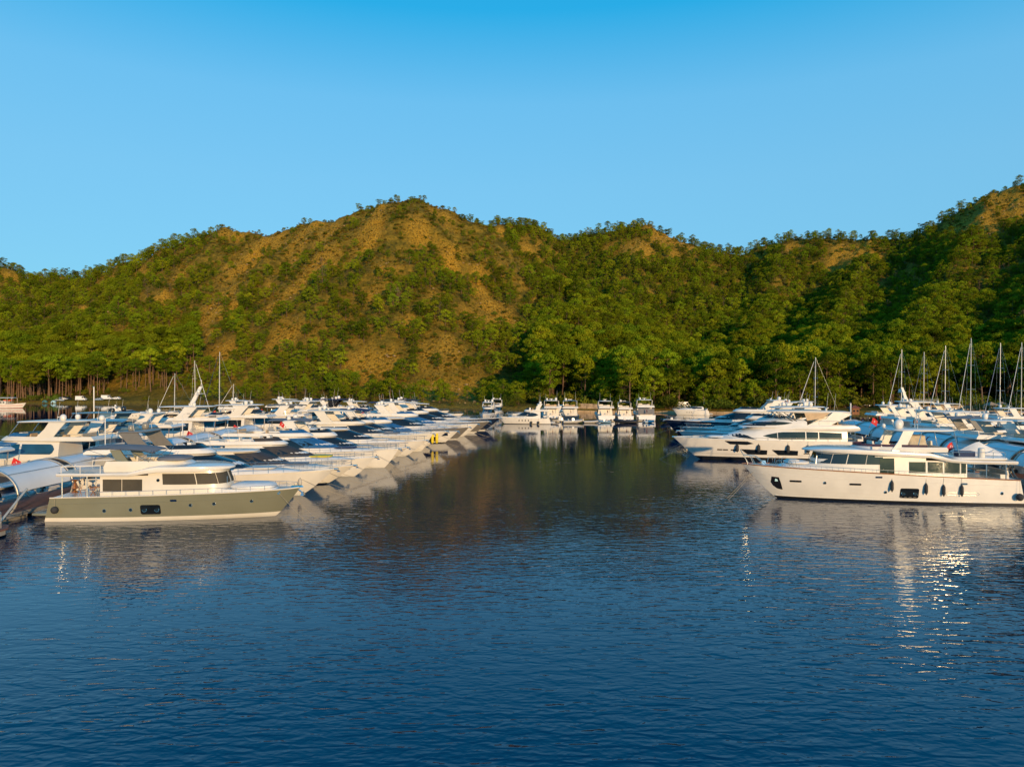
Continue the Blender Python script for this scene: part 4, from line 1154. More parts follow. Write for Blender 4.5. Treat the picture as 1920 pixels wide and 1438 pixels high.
# the aft saloon stays below the lower roof
low_h = House([(1.85, 4.4, 9.6, 2.02), (3.82, 4.4, 9.6, 2.0)], 12); low_h.mesh().build('saloon', W2, p)
pil = House([(1.86, 8.5, 14.9, 2.04), (3.2, 8.5, 14.75, 2.02), (4.3, 8.5, 14.35, 1.98)], 3.6); pil.mesh().build('pilothouse', W2, p)
for s in (-1, 1):
    for x0, x1 in ((4.65, 6.25), (6.3, 8.0)): low_h.window([(x0, 2.48, 3.5), (x1, 2.48, 3.5)], s).build('window_cover', CANVO, p)
    MB().lathe([(0.14, -0.02), (0.14, 0.03)], (9.35, s * (2.03), 3.42), 12, 'y').build('porthole', GLASS, p)
MB().box((4.38, 0, 2.8), (0.08, 2.9, 1.8)).build('saloon_door', GLASS, p)
for a0, a1 in ((-0.965, -0.70), (-0.69, -0.36), (-0.35, -0.005), (0.005, 0.35), (0.36, 0.69), (0.70, 0.965)): pil.screen(3.05, 3.98, a0, a1, N=8).build('window_cover', CANVO, p)
roof_loft([(0.75, 2.1, 3.86, 3.98), (0.95, 2.5, 3.78, 4.08), (7.0, 2.62, 3.80, 4.12), (8.4, 2.62, 4.02, 4.50), (9.4, 2.62, 4.14, 4.66), (12.4, 2.46, 4.18, 4.70), (13.4, 2.12, 4.2, 4.66), (14.3, 1.55, 4.23, 4.58), (14.9, 0.8, 4.27, 4.48), (15.1, 0.25, 4.3, 4.42)]).build('roof', W, p, smooth=50)
t, th = tub([(4.1, 4.6, 11.6, 1.75), (4.55, 4.6, 12.0, 1.85), (5.0, 4.8, 11.2, 1.75)], 2.6); t.build('flybridge_coaming', W2, p)
slab(8.6, 11.2, 1.5, 4.98, 0.26, 3.4, 0.12).build('helm_cover', CANVG, p)
seat(MB(), 7.0, 0.4, 4.5, 0.7, 1.6, -1).build('flybridge_seat', CUSH, p); seat(MB(), 5.6, -0.9, 4.5, 1.6, 0.7, 0).build('flybridge_seat', CUSH, p)
for s in (-1, 1):
    MB().prism([(5.9, 4.4), (7.0, 4.4), (5.9, 5.95), (5.0, 5.95)], s * 1.6, s * 1.45).build('arch_fin', OLIVE, p)
rows = []
for i in range(11):
    f = i / 10; xx = lerp(3.2, 9.0, f); zz = 5.95 + 0.25 * math.sin(math.pi * f) - 0.22 * f + 0.04 * math.sin(9 * f)
    rows.append([(xx - 0.25 * abs(2 * j / 8 - 1), lerp(-1, 1, j / 8) * (1.9 - 0.25 * f), zz + 0.22 * (1 - (2 * j / 8 - 1) ** 2)) for j in range(9)])
mb = MB().grid(rows); mb.grid([[(a, b, c - 0.06) for a, b, c in r_] for r_ in rows]); mb.build('bimini', CANVG, p)
mb = MB()
for s in (-1, 1):
    for x0, x1 in ((8.4, 8.9), (7.4, 8.7), (6.2, 3.4), (8.4, 6.6)): mb.tube([(x0, s * 1.65, 4.95), (x1, s * 1.8, 5.95)], 0.022, 5)
mb.build('bimini_frame', STEEL, p)
mb = MB(); pts = [(4.6, -2.3, 4.72), (1.3, -2.3, 4.62), (1.1, 0, 4.62), (1.3, 2.3, 4.62), (4.6, 2.3, 4.72)]
mb.tube(pts, 0.05, 6)
for q in pts + [(2.9, -2.3, 4.67), (2.9, 2.3, 4.67)]: mb.tube([(q[0], q[1], 4.05), q], 0.03, 5)
mb.build('aft_roof_rail', W, p)
slab(14.9, 18.7, 1.35, 2.46, 0.42, 3.4, 0.1).build('foredeck_cover', CANVW, p)
House([(2.3, 14.0, 19.2, 1.7), (2.55, 14.0, 18.9, 1.55)], 2.6).mesh().build('foredeck_trunk', W, p)
slab(0.9, 1.3, 0.3, 2.0, 1.25, 4, 0.02).build('folded_passerelle', VARN, p)
MB().box((2.6, 1.2, 2.3), (0.7, 0.6, 0.6)).build('deck_box', W, p)
MB().box((3.0, 0.2, 2.62), (1.0, 1.4, 0.06)).build('deck_table', VARN, p)
MB().box((20.6, 0, 2.6), (1.1, 0.34, 0.14), 0.7).build('anchor_roller', CHROME, p)
mb = MB(); mb.tube([(20.5, 0, 2.5), (21.1, 0, 2.0)], 0.07, 6); mb.box((21.1, 0, 1.95), (0.3, 0.55, 0.3), 0.5); mb.build('anchor', STEEL, p)
for s in (-1, 1): mooring(p, H.at(19.3, 2.2, s, 0.02), (22.6, s * 1.2 - 2.2, -0.1), 0.08)
for x_, y_ in ((13.2, -1.0), (13.2, 1.0)): MB().tube([(14.82, y_, 3.0), (14.75, y_ * 0.8, 3.6)], 0.025, 4).build('wiper', STEEL, p)
hull_fender(olive, H, 1.1, -1, 1.05, 'round dark fender at the stern of the olive yacht', None, 'ball', 0.29)
deck_chair(world_of(olive, (3.5, -1.5, 2.0)), 0.4, 'wooden deck chair nearer the saloon on the olive yacht')
deck_chair(world_of(olive, (2.6, -1.3, 2.0)), 2.6, 'wooden deck chair nearer the stern on the olive yacht')
OLIVE_H = H

# --- white trawler, right foreground (its port side faces the camera)
HD = R(175.5)
white = empty('trawler_yacht', (49.25, 70.6, 0), HD, 'large white trawler yacht with row of grey fenders, right foreground', 'yacht')
p = white
H = Hull(25.8, 6.2, 2.42, 3.46, over=0.135, nd=3.2, nw=2.0, trans=0.55, curve=1.05, wlb=0.93)
H.mesh(0.2).build('hull', [W, ANTIF], p, smooth=50)
H.deck(0.02).build('deck', W, p)
slab(-1.2, 0.5, 2.7, 0.35, 0.28, 6, 0.01).build('swim_platform', W, p)
FG = 'grey fenders hanging on the white trawler yacht'
for s in (-1, 1):
    MB().tube([H.pt(i / 30, 1, s, 0.0) for i in range(31)], 0.06, 6).build('toe_rail', VARN, p)
    rail(p, H, s, 0.20, 0.84, 0.34, 0.12, 16, mid=False, r=0.018)
    MB().tube([H.pt(i / 24, 0.76, s, 0.004) for i in range(25)], 0.014, 4).build('hull_crease', W, p)
    MB().tube([H.pt(i / 24 * 0.99, 0.085, s, 0.004) for i in range(25)], 0.035, 4).build('spray_strake', W, p)
    for x_, z_ in ((18.3, 1.86), (12.75, 1.08), (2.2, 1.15)): porthole(p, H, x_, z_, s, 0.14)
    rounded_patch(H, 20.4, 21.5, 1.80, 2.0, s, 0.098).build('hull_window', GLASS, p)
    rounded_patch(H, 15.0, 16.1, 1.68, 1.88, s, 0.098).build('hull_window', GLASS, p)
    pan = rounded_patch(H, 9.75, 11.45, 0.52, 1.5, s, 0.16).build('hull_window', GLASS, p)
    for x_ in (10.05, 11.15): porthole(pan, H, x_, 1.0, s, 0.19, name='round_port')
    for i in range(4): H.patch([(9.95 + 0.42 * i, 0.60, 0.66), (10.2 + 0.42 * i, 0.60, 0.66)], s, 0.03).build('grille', GREYP, pan)
    for x_, z_ in ((13.5, 2.55), (5.7, 2.02)): rounded_patch(H, x_ - 0.32, x_ + 0.32, z_ - 0.09, z_ + 0.09, s, 0.085, 0.03).build('fairlead', CHROME, p)
    pk = H.patch([(22.0, 0.95, 1.0), (22.25, 0.98, 1.7), (22.5, 1.05, 2.25), (22.9, 1.35, 2.28), (23.15, 1.7, 2.3)], s, 0.015).build('anchor_pocket', [BLACKP], p)
    MB().box(H.at(22.7, 1.95, s, 0.03), (0.3, 0.1, 0.26), 0.7).build('anchor', CHROME, pk)
    L_ = [H.at(x_, z_, s, 0.012) for x_, z_ in [(4.4, 0.92), (7.2, 0.92), (7.38, 1.05), (7.2, 1.18), (4.4, 1.18), (4.22, 1.05)]]
    MB().tube(L_, 0.018, 4, closed=True).build('hatch_seam', STEEL, p)
    for x_ in (1.7, 3.5): MB().tube([(x_, s * 2.65, 2.4), (x_, s * 2.65, 3.95)], 0.055, 6).build('roof_post', STEEL, p)
sal = House([(2.3, 5.1, 19.1, 2.36), (3.6, 5.1, 18.95, 2.34), (4.15, 5.1, 18.9, 2.33)], 3.8); sal.mesh().build('saloon', W, p)
pil = House([(2.31, 8.9, 19.12, 2.38), (3.6, 8.9, 18.97, 2.36), (4.95, 8.9, 18.5, 2.28)], 3.4); pil.mesh().build('pilothouse', W, p)
for s in (-1, 1):
    for x0, x1 in ((8.95, 10.5), (7.35, 8.75), (5.78, 7.2), (5.2, 5.65)):
        (pil if x0 > 8.9 else sal).window([(x0, 2.95, 4.02), (x1, 2.95, 4.02)], s).build('window', GLASSG, p)
    dr = pil.window([(11.8, 2.75, 4.45), (13.3, 2.75, 4.45)], s).build('sliding_door', W2, p)
    pil.window([(11.88, 2.85, 4.36), (13.22, 2.85, 4.36)], s, 0.04).build('pane', GLASSG, dr)
    MB().box((12.55, s * 2.42, 4.52), (2.4, 0.16, 0.07)).build('door_hood', W, p)
for a0, a1 in ((-0.86, -0.76), (-0.755, -0.60), (-0.59, -0.42), (-0.41, -0.2), (-0.19, 0.19), (0.2, 0.41), (0.42, 0.59), (0.60, 0.755), (0.76, 0.86)): pil.screen(3.72, 4.68, a0, a1, N=8).build('window', GLASS, p)
MB().box((5.06, 0, 3.2), (0.08, 3.2, 1.7)).build('saloon_door', GLASS, p)
roof_loft([(0.35, 2.2, 3.95, 4.08), (0.6, 2.75, 3.88, 4.22), (5.0, 2.92, 3.92, 4.28), (6.8, 2.92, 4.05, 4.42), (8.6, 2.92, 4.45, 4.95), (12.0, 2.92, 4.6, 5.12), (15.5, 2.85, 4.78, 5.28), (17.2, 2.55, 4.84, 5.28), (18.4, 2.0, 4.88, 5.2), (19.3, 1.25, 4.9, 5.1), (19.8, 0.4, 4.93, 5.03)]).build('roof', W, p, smooth=50)
t, th = tub([(4.95, 6.8, 15.0, 2.2), (5.25, 6.8, 15.2, 2.3), (5.42, 6.9, 14.8, 2.22)], 2.5); t.build('flybridge_coaming', W, p)
th.screen(5.42, 5.66, -0.9, 0.9, N=22).build('flybridge_screen', mat('purple_tint', (0.06, 0.03, 0.05), 0.1, var=0.1), p)
slab(1.0, 6.4, 2.4, 4.2, 0.3, 6, 0.02).build('aft_roof_deck', W, p)
slab(5.5, 11.7, 2.15, 6.92, 0.2, 3.2, 0.08).build('hardtop', W, p)
for s in (-1, 1):
    MB().prism([(10.7, 5.1), (12.0, 5.1), (11.4, 5.9), (10.9, 6.98), (9.9, 6.98), (10.4, 5.9)], s * 2.05, s * 1.9).build('arch_fin', W, p)
    MB().tube([(9.5, s * 1.95, 5.3), (9.1, s * 1.9, 6.95)], 0.045, 6).build('hardtop_strut', STEEL, p)
    MB().tube([(5.6, s * 1.95, 4.6), (6.1, s * 1.9, 6.95)], 0.04, 6).build('hardtop_strut', STEEL, p)
mb = MB(); rr_ = random.Random(4); rings_ = []
for z_, g in ((5.2, 0.25), (5.4, 0.12), (5.9, 0.05), (6.35, 0.0), (6.42, -0.25)):
    rings_.append([(8.6 + (0.95 + g) * math.copysign(abs(math.cos(a)) ** 0.5, math.cos(a)) + rr_.uniform(-1, 1) * 0.07, (0.75 + g) * math.copysign(abs(math.sin(a)) ** 0.5, math.sin(a)) + rr_.uniform(-1, 1) * 0.07 - 0.9, z_) for a in np.linspace(0, 2 * math.pi, 33)[:-1]])
mb.rings(rings_).build('console_cover', mat('beige_canvas', (0.46, 0.41, 0.33), 0.9, var=0.12, bump=0.3, bscale=4), p)
for x_, y_, w_ in ((13.2, -1.0, 1.5), (13.2, 1.0, 1.5), (11.9, -1.5, 0.9), (7.2, -1.4, 0.9)): seat(MB(), x_, y_, 5.0, 1.0, w_, -1).build('flybridge_seat', CUSH, p)
add_dome(p, (10.9, 0.9, 7.55), 0.42); add_dome(p, (10.0, -0.9, 7.55), 0.42); add_dome(p, (11.3, -1.4, 7.3), 0.2)
mb = MB()
for y_ in (-0.25, 0.25): mb.tube([(8.7, y_, 7.1), (8.55, y_, 9.2)], 0.03, 5)
for i in range(4): mb.tube([(8.7 - 0.035 * i, -0.25, 7.5 + 0.45 * i), (8.7 - 0.035 * i, 0.25, 7.5 + 0.45 * i)], 0.02, 4)
mb.build('signal_mast', STEEL, p)
add_antennas(p, [(9.3, 1.5, 7.1, 2.6, -0.1), (8.2, -1.5, 7.1, 2.4, 0.05)])
mb = MB(); pts = [(6.4, 2.35, 5.0), (1.6, 2.35, 5.0), (1.4, 0, 5.0), (1.6, -2.35, 5.0), (6.4, -2.35, 5.0)]; mb.tube(pts, 0.03, 5)
for q in pts + [(4.0, 2.35, 5.0), (4.0, -2.35, 5.0), (2.7, 2.35, 5.0)]: mb.tube([(q[0], q[1], 4.4), q], 0.024, 5)
mb.build('aft_roof_rail', STEEL, p)
MB().box((4.9, 1.5, 4.78), (1.6, 0.8, 0.5)).build('sun_lounge', CANVN, p)
MB().lathe([(0.2, -0.55), (0.3, -0.5), (0.32, 0), (0.3, 0.5), (0.2, 0.55)], (3.6, 2.0, 4.85), 12).build('liferaft', W, p)
mb = MB(); seat(mb, 1.3, 0, 2.4, 0.8, 3.6, -1); mb.build('cockpit_bench', CUSH, p)
MB().box((2.9, 0, 3.1), (1.2, 2.0, 0.06)).build('cockpit_table', GREYP, p)
House([(3.1, 16.5, 22.9, 1.9), (3.45, 16.8, 22.0, 1.6), (3.62, 17.0, 21.4, 1.35)], 2.4).mesh().build('foredeck_trunk', W, p)
slab(19.3, 21.6, 1.25, 3.6, 0.18, 3.0, 0.04).build('sun_pad', CANVW, p)
slab(20.2, 21.4, 0.7, 3.78, 0.14, 3.0, 0.03).build('rolled_cushion', CUSH, p)
mb = MB()
for s in (-1, 1):
    mb.tube([(23.6, s * 0.75, 3.45), (24.5, s * 0.42, 4.25), (25.7, s * 0.10, 4.35), (26.0, s * 0.05, 4.9)], 0.035, 5)
    mb.tube([(24.6, s * 0.4, 3.45), (25.0, s * 0.3, 4.28)], 0.03, 5); mb.tube([(25.2, s * 0.15, 3.5), (25.7, s * 0.1, 4.35)], 0.03, 5)
    for x_ in (20.9, 21.6, 22.3): mb.tube([(x_, s * 1.6, 3.4), (x_ + 0.1, s * 1.55, 3.95), (x_ + 0.5, s * 1.45, 3.95), (x_ + 0.6, s * 1.4, 3.42)], 0.025, 5)
mb.build('bow_pulpit', STEEL, p)
MB().box((23.7, 0, 3.6), (0.5, 0.5, 0.4), 0.7).build('windlass', CHROME, p)
for y_ in (-1.2, 0.0, 1.2): MB().tube([(18.9, y_, 3.6), (18.75, y_ * 0.85, 4.4)], 0.025, 4).build('wiper', STEEL, p)
for s in (-1, 1): mooring(p, (24.7, s * 0.25, 2.7), (27.6, s * 0.4 + 1.2, -0.1), 0.08)
for i, (x_, z_) in enumerate(((12.3, 1.72), (9.2, 1.5), (7.6, 1.38), (5.95, 1.38))):
    hull_fender(white, H, x_, 1, z_, ['sausage fender on white trawler, nearest its bow', 'sausage fender on white trawler, just aft of the black hull window', 'sausage fender on white trawler, third from its bow', 'sausage fender on white trawler, fourth from its bow'][i], FG, 'sausage', 0.15, 0.95)
hull_fender(white, H, 0.75, 1, 0.85, 'round dark fender at the stern of the white trawler', None, 'ball', 0.33)
# tarpaulin-covered tender on the roof deck
e = empty('covered_tender', world_of(white, (2.5, -0.4, 4.5)), HD, 'tender under peaked white tarpaulin on the white trawler roof', 'tender')
rows = []
for i in range(13):
    f = i / 12; xx = lerp(-1.9, 1.9, f); pk_ = 1.35 - 1.15 * abs(f - 0.52) * 1.7; hw = 1.05 * math.sin(math.pi * (0.12 + 0.76 * f)) ** 0.5
    rows.append([(xx, hw * (-1 + 2 * j / 10), max(0.02, pk_ * (1 - abs(-1 + 2 * j / 10) ** 1.25)) + 0.03 * math.sin(7 * f + 3 * j)) for j in range(11)])
MB().grid(rows).build('tarpaulin', CANVW, e)
MB().tube([(-1.8, -0.62, 0.02), (0, -0.98, 0.02), (1.8, -0.6, 0.02)], 0.03, 4).build('lashing', ROPE, e)

# --- sleek white motor yacht behind the trawler
HD = R(176)
sleek = empty('motor_yacht', (52.6, 106.0, 0), HD, 'long sleek white motor yacht with almond windows behind the white trawler', 'yacht')
p = sleek
H = Hull(28.2, 6.6, 2.95, 3.38, over=0.145, nd=2.7, nw=1.7, trans=0.6, curve=1.6, wlb=0.9)
H.mesh(0.5).build('hull', [W, ANTIF], p, smooth=50)
H.deck(0.03).build('deck', W, p)
slab(-1.6, 0.6, 2.8, 0.5, 0.3, 6, 0.01).build('swim_platform', W, p)
mh = House([(2.7, 3.6, 23.2, 2.95), (3.35, 3.6, 21.8, 2.93), (4.0, 3.6, 19.8, 2.86), (4.7, 3.6, 17.4, 2.75)], 2.7); mh.mesh().build('main_cabin', W, p, smooth=50)
for s in (-1, 1):
    MB().tube([H.pt(i / 24, 1, s, 0.0) for i in range(25)], 0.05, 5).build('rub_rail', W, p)
    MB().tube([H.pt(i / 24 * 0.98, 0.30, s, 0.004) for i in range(25)], 0.016, 4).build('hull_crease', GREYP, p)
    for poly in ([(14.9, 0.98, 1.62), (15.6, 0.95, 1.66), (17.6, 0.95, 1.72), (18.6, 1.68, 1.74)], [(10.6, 0.92, 1.60), (11.3, 0.9, 1.64), (13.3, 0.9, 1.68), (14.25, 1.64, 1.70)]): H.patch(poly, s).build('hull_window', GLASS, p)
    for x_ in (19.3, 20.4, 21.2): rounded_patch(H, x_, x_ + 0.75, 1.5, 1.68, s, 0.085).build('hull_slot', BLACKP, p)
    rounded_patch(H, 9.0, 9.8, 1.12, 1.28, s, 0.075).build('hull_slot', BLACKP, p)
    H.patch([(16.9, 2.60, 2.62), (17.8, 2.4, 2.92), (20.2, 2.45, 2.95), (21.0, 2.93, 2.96)], s).build('hull_window', GLASS, p)
    mh.window([(16.6, 3.22, 3.24), (17.6, 3.3, 3.75), (18.6, 3.42, 4.02), (20.2, 3.7, 3.9), (20.6, 3.8, 3.83)], s).build('window', GLASS, p)
    for poly in ([(4.4, 3.3, 4.22), (7.6, 3.3, 4.34)], [(7.75, 3.3, 4.34), (9.4, 3.3, 4.38)], [(9.55, 3.3, 4.38), (12.8, 3.28, 4.32), (13.4, 3.32, 4.24)], [(13.5, 3.33, 4.22), (14.6, 3.52, 4.0), (15.5, 3.72, 3.76)]): mh.window(poly, s).build('window', GLASSG, p)
    mb = MB(); pts = [H.at(x_, 2.9, s, -0.15)[:2] + (3.45,) for x_ in np.linspace(3, 25, 14)]; mb.tube(pts, 0.025, 5)
    for q in pts: mb.tube([(q[0], q[1], 2.95), q], 0.02, 4)
    mb.build('side_rail', STEEL, p)
    for x_ in (2.4, 4.0): MB().tube([(x_, s * 2.5, 2.9), (x_, s * 2.5, 4.5)], 0.05, 6).build('overhang_post', STEEL, p)
t, th = tub([(4.35, 2.9, 16.0, 2.7), (4.62, 1.8, 17.3, 3.02), (5.0, 1.9, 17.0, 3.04), (5.38, 2.6, 15.8, 2.9)], 2.6, wall=0.2, floor=0.4); t.build('upper_deck', W, p, smooth=50)
wh = House([(5.0, 9.2, 18.6, 2.6), (5.4, 9.2, 17.8, 2.55), (5.85, 9.2, 16.0, 2.4), (6.1, 9.6, 14.4, 2.15)], 2.5); wh.mesh().build('wheelhouse', W, p, smooth=50)
wh.screen(5.18, 5.95, -0.60, 0.60).build('windscreen', GLASS, p)
for s in (-1, 1):
    wh.window([(11.3, 5.62, 5.64), (12.4, 5.42, 5.80), (13.8, 5.30, 5.86), (15.0, 5.28, 5.72), (16.0, 5.36, 5.42)], s).build('window', GLASSG, p)
    MB().prism([(9.6, 5.2), (6.2, 5.2), (3.6, 6.6), (2.9, 6.95), (4.6, 7.25), (5.6, 7.25), (6.6, 6.3), (8.4, 5.75)], s * 2.75, s * 2.55).build('arch_fin', W, p)
    MB().prism([(9.2, 6.0), (6.9, 6.35), (6.0, 7.12), (9.6, 7.12)], s * 2.5, s * 2.46).build('side_screen', TAN, p)
    for x0, x1 in ((10.6, 12.4), (11.2, 13.1)): MB().tube([(x0, s * 2.3, 5.9), (x1, s * 2.1, 7.15)], 0.06, 5).build('hardtop_strut', BLACKP, p)
roof_loft([(2.6, 1.7, 7.05, 7.2), (3.0, 2.4, 7.0, 7.32), (8, 2.55, 7.1, 7.5), (11.5, 2.4, 7.15, 7.5), (13, 1.9, 7.2, 7.46), (14, 1.0, 7.25, 7.4), (14.3, 0.3, 7.28, 7.35)]).build('hardtop', W, p, smooth=50)
seat(MB(), 8.4, 0, 5.0, 0.8, 2.4, -1).build('upper_seat', TAN, p); seat(MB(), 5.0, 0.8, 5.0, 2.2, 1.6, -0.5).build('upper_seat', TAN, p)
mb = MB(); pts = [(7.6, 2.75, 5.95), (2.6, 2.75, 5.95), (2.3, 0, 5.95), (2.6, -2.75, 5.95), (7.6, -2.75, 5.95)]; mb.tube(pts, 0.025, 5)
for q in pts + [(4.2, 2.75, 5.95), (4.2, -2.75, 5.95)]: mb.tube([(q[0], q[1], 5.3), q], 0.022, 4)
mb.build('upper_rail', STEEL, p)
MB().box((3.62, 0, 3.7), (0.1, 4.2, 1.3)).build('saloon_door', GLASS, p)
mb = MB(); seat(mb, 1.4, 0, 2.9, 0.8, 4.0, -1); mb.build('cockpit_bench', CUSH, p)
slab(20.4, 23.2, 1.2, 3.35, 0.22, 3, 0.05).build('sun_pad', CANVW, p)
add_antennas(p, [(5.0, 1.5, 7.4, 2.6, 0.1), (5.0, -1.5, 7.4, 2.6, 0.1)]); add_radar(p, (5.6, 0, 7.45), 1.6)
MB().box((28.0, 0, 3.4), (0.8, 0.3, 0.12), 0.8).build('anchor_roller', CHROME, p)
for s in (-1, 1): mooring(p, H.at(26.6, 2.3, s, 0.02), (30.5, s * 0.6 + 1.0, -0.1), 0.12)
add_flag(p, 0.3, 4.9, 2.2, 1.6, 1.2)
for i, x_ in enumerate((19.2, 16.2, 12.1, 9.3)):
    hull_fender(sleek, H, x_, 1, 1.9, ['sausage fender on the sleek white yacht, nearest its bow', 'second fender from the bow on the sleek white yacht', 'third fender from the bow on the sleek white yacht', 'fender on the sleek white yacht, nearest its stern'][i], 'dark fenders on the sleek white yacht', 'sausage', 0.24, 1.05)
# ------------------------------------------------------------------ rows of moored boats
def berth(bow_px, D, L, hdg, builder, label, group, cat='yacht', from_stern=False, **kw):
    """place a boat by its bow (or stern) column and distance, pointing hdg degrees (0 = to the right)"""
    o, H = builder(kw.pop('name'), L=L, **kw); a = R(hdg); w = at(bow_px, D)
    if not from_stern: w = w - Vector((math.cos(a), math.sin(a), 0)) * L
    place(o, (w.x, w.y, 0), a, label, cat, group)
    return o, H
GA = 'motor yachts lying bow-out along the left pontoon'
MY = dict(name='motor_yacht')
A = [
 (628, 74.0, 25.5, 0.5, dict(B=6.0, hs=2.05, hb=2.75, top='none', arch=True, fin_mat=GREYP, dome_mat=GREYD, domes=2, win='rect', screen=GLASS, hullwin=1, seed=1, flag=False, radar=False), 'big white yacht with grey raked arch fins, next behind the olive yacht'),
 (664, 82.0, 22.0, 0, dict(B=5.3, hull=W2, house=W2, hs=1.55, hb=2.15, top='none', win='blade', screen=CANVK, fly=False, hullwin=2, seed=2, cover=CANVG, domes=0, flag=False, radar=False, arch=False), 'white yacht with charcoal screen cover, second behind the olive yacht'),
 (704, 88.5, 22.5, -1, dict(B=5.3, hs=1.75, hb=2.4, top='none', win='almond', screen=CANVK, cover=YELLOW, seed=3, domes=0, arch=False, flag=False, radar=False), 'white yacht with yellow cover lying on its foredeck'),
 (748, 97.0, 24.5, -1, dict(B=5.6, hs=1.9, hb=2.6, top='none', win='almond', screen=GLASSB, seed=4, domes=0, hullwin=2, arch=False, cover=CANVN, radar=False, flag=False), 'white yacht with bright blue windscreen cover'),
 (764, 104.0, 21.5, -1, dict(B=5.4, hull=W2, hs=1.55, hb=2.1, top='bimini', win='split', screen=GLASS, seed=5, domes=2, bimini_mat=CANVG, flag=False), 'white yacht with long grey bimini in the middle of the left row'),
 (800, 111.5, 24.5, -1, dict(B=5.6, hs=1.9, hb=2.5, top='none', win='blade', screen=GLASS, fly=False, seed=6, domes=0, arch=True, hullwin=3, flag=False), 'white coupe yacht with long dark side glass and no upper deck'),
 (812, 119.0, 23.5, -1.5, dict(B=5.7, hull=W2, house=W2, hs=2.2, hb=3.0, top='hardtop', win='rect', seed=7, domes=2, cover=CANVG, flag=True), 'white hardtop yacht two berths before the yellow fenders'),
 (838, 127.0, 26.5, -1.5, dict(B=6.0, hs=2.0, hb=2.8, top='none', win='blade', screen=GLASS, hullwin=3, stripe=(0.9, 1.75, BLACKP), seed=8, cover=GLASSB, domes=0, flag=False, radar=False), 'white yacht with black hull band and two yellow fenders at its bow'),
 (858, 135.0, 25.5, -1.5, dict(B=5.8, hs=1.6, hb=2.2, top='bimini', win='split', bimini_mat=CANVN, screen=GLASSB, seed=9, domes=2, stripe=(1.3, 1.9, NAVY), flag=False), 'white yacht with navy bimini just beyond the yellow fenders'),
 (880, 143.0, 26, -1.5, dict(B=5.8, hs=1.9, hb=2.5, top='none', win='almond', hull=GREYP, screen=GLASS, fly=False, seed=10, domes=1, flag=False, boot=0.3, boot_mat=W), 'dark taupe hulled yacht with white top, fourth from the far end of the left row'),
 (896, 151.0, 26, -1.5, dict(B=5.8, hs=1.9, hb=2.6, top='none', win='blade', screen=GLASSB, win_mat=GLASSS, seed=11, domes=2, arch=True, flag=False), 'white yacht with blue side windows, third from the far end of the left row'),
 (918, 159.0, 28, -2, dict(B=6.0, hs=2.1, hb=2.7, top='hardtop', win='almond', seed=12, domes=1, hull=GREYP, boot=0.35, boot_mat=W, flag=False), 'dark hulled hardtop yacht next to the navy yacht in the left row'),
 (938, 168.0, 30, -2, dict(B=6.2, hs=2.2, hb=3.0, top='bimini', win='split', hull=NAVY, boot=0.35, boot_mat=W, seed=13, domes=2, bimini_mat=CANVK, flag=False), 'navy blue hulled yacht at the far end of the left row'),
]
AO = []
rj = random.Random(12)
for px, D, L, hd, kw, lb in A: AO.append(berth(px, D, L, hd + rj.uniform(-2.2, 2.2), motor_yacht, lb, GA, **MY, **kw))
# big satellite domes of the first yacht and its bow fenders
o, H_ = AO[0]
hull_fender(o, H_, 22.2, -1, 1.5, 'grey teardrop fender near the bow of the big white yacht', None, 'sausage', 0.2, 0.8, HYPALG)
o, H_ = AO[7]
for i in range(2): hull_fender(o, H_, 24.0 + 0.75 * i, -1, 1.7, ['yellow bow fender, the one nearer the stern', 'yellow bow fender, the one nearer the stem'][i], 'yellow bow fenders', 'sausage', 0.26, 1.9, YELLOW)

GB = 'motor yachts lying stern-to on the far side of the left pontoon'
B_ = [
 (212, 88, 26, 181, dict(B=6.2, hs=2.2, hb=2.9, top='hardtop', win='split', win_mat=GLASSS, house=W2, seed=21, domes=2, hull=W, stripe=(0.4, 1.2, BLUEG), screen=GLASSB, antennas=3), 'big cream white yacht with raked arch and blue windows at the left edge'),
 (14, 79, 22, 181, dict(B=5.4, hs=1.6, hb=2.3, top='none', win='blade', seed=22, domes=0, arch=False, antennas=1), 'low white yacht with red flag half out of frame at left edge'),
 (262, 97, 22, 181, dict(B=5.4, hs=1.8, hb=2.5, top='bimini', bimini_mat=BLUEG, win='rect', seed=23, domes=2), 'yacht with blue-grey awning next to the big cream yacht at left'),
 (292, 106, 28, 180, dict(B=6.2, hs=2.2, hb=2.9, top='hardtop', top_mat=BLUEG, house=BLUEG, hull=BLUEG, fin_mat=BLUEG, win='almond', seed=24, domes=2, dome_mat=ENGINE), 'dark blue-grey yacht with two black domes at left'),
 (345, 116, 24, 180, dict(B=5.6, hs=1.9, hb=2.6, top='none', win='almond', seed=25, domes=2), 'white yacht with three small domes behind the dark blue yacht'),
 (432, 127, 29, 180, dict(B=6.4, hs=2.2, hb=3.0, top='hardtop', win='rect', seed=26, domes=1, antennas=3), 'tall white yacht with slanted radar mast at left middle'),
 (520, 139, 28, 180, dict(B=6.2, hs=2.1, hb=2.8, top='hardtop', win='rect', seed=27, domes=2), 'white yacht with broad white roof and twin domes at left middle'),
 (585, 152, 25, 180, dict(B=5.6, hs=1.9, hb=2.5, top='bimini', bimini_mat=CANVB, win='blade', seed=28, domes=2), 'white yacht with taupe bimini among the left boats'),
 (625, 164, 28, 180, dict(B=6.2, hs=2.2, hb=2.8, top='hardtop', win='split', seed=29, domes=3, antennas=3), 'white yacht carrying a cluster of round domes below the hill'),
 (675, 176, 28, 180, dict(B=6.0, hs=2.3, hb=2.9, top='hardtop', top_mat=CANVN, win='blade', seed=30, domes=2, fin_mat=BLACKP), 'white yacht with navy hardtop and black arch below the hill'),
]
for px, D, L, hd, kw, lb in B_: berth(px, D, L, hd, motor_yacht, lb, GB, from_stern=True, **MY, **kw)
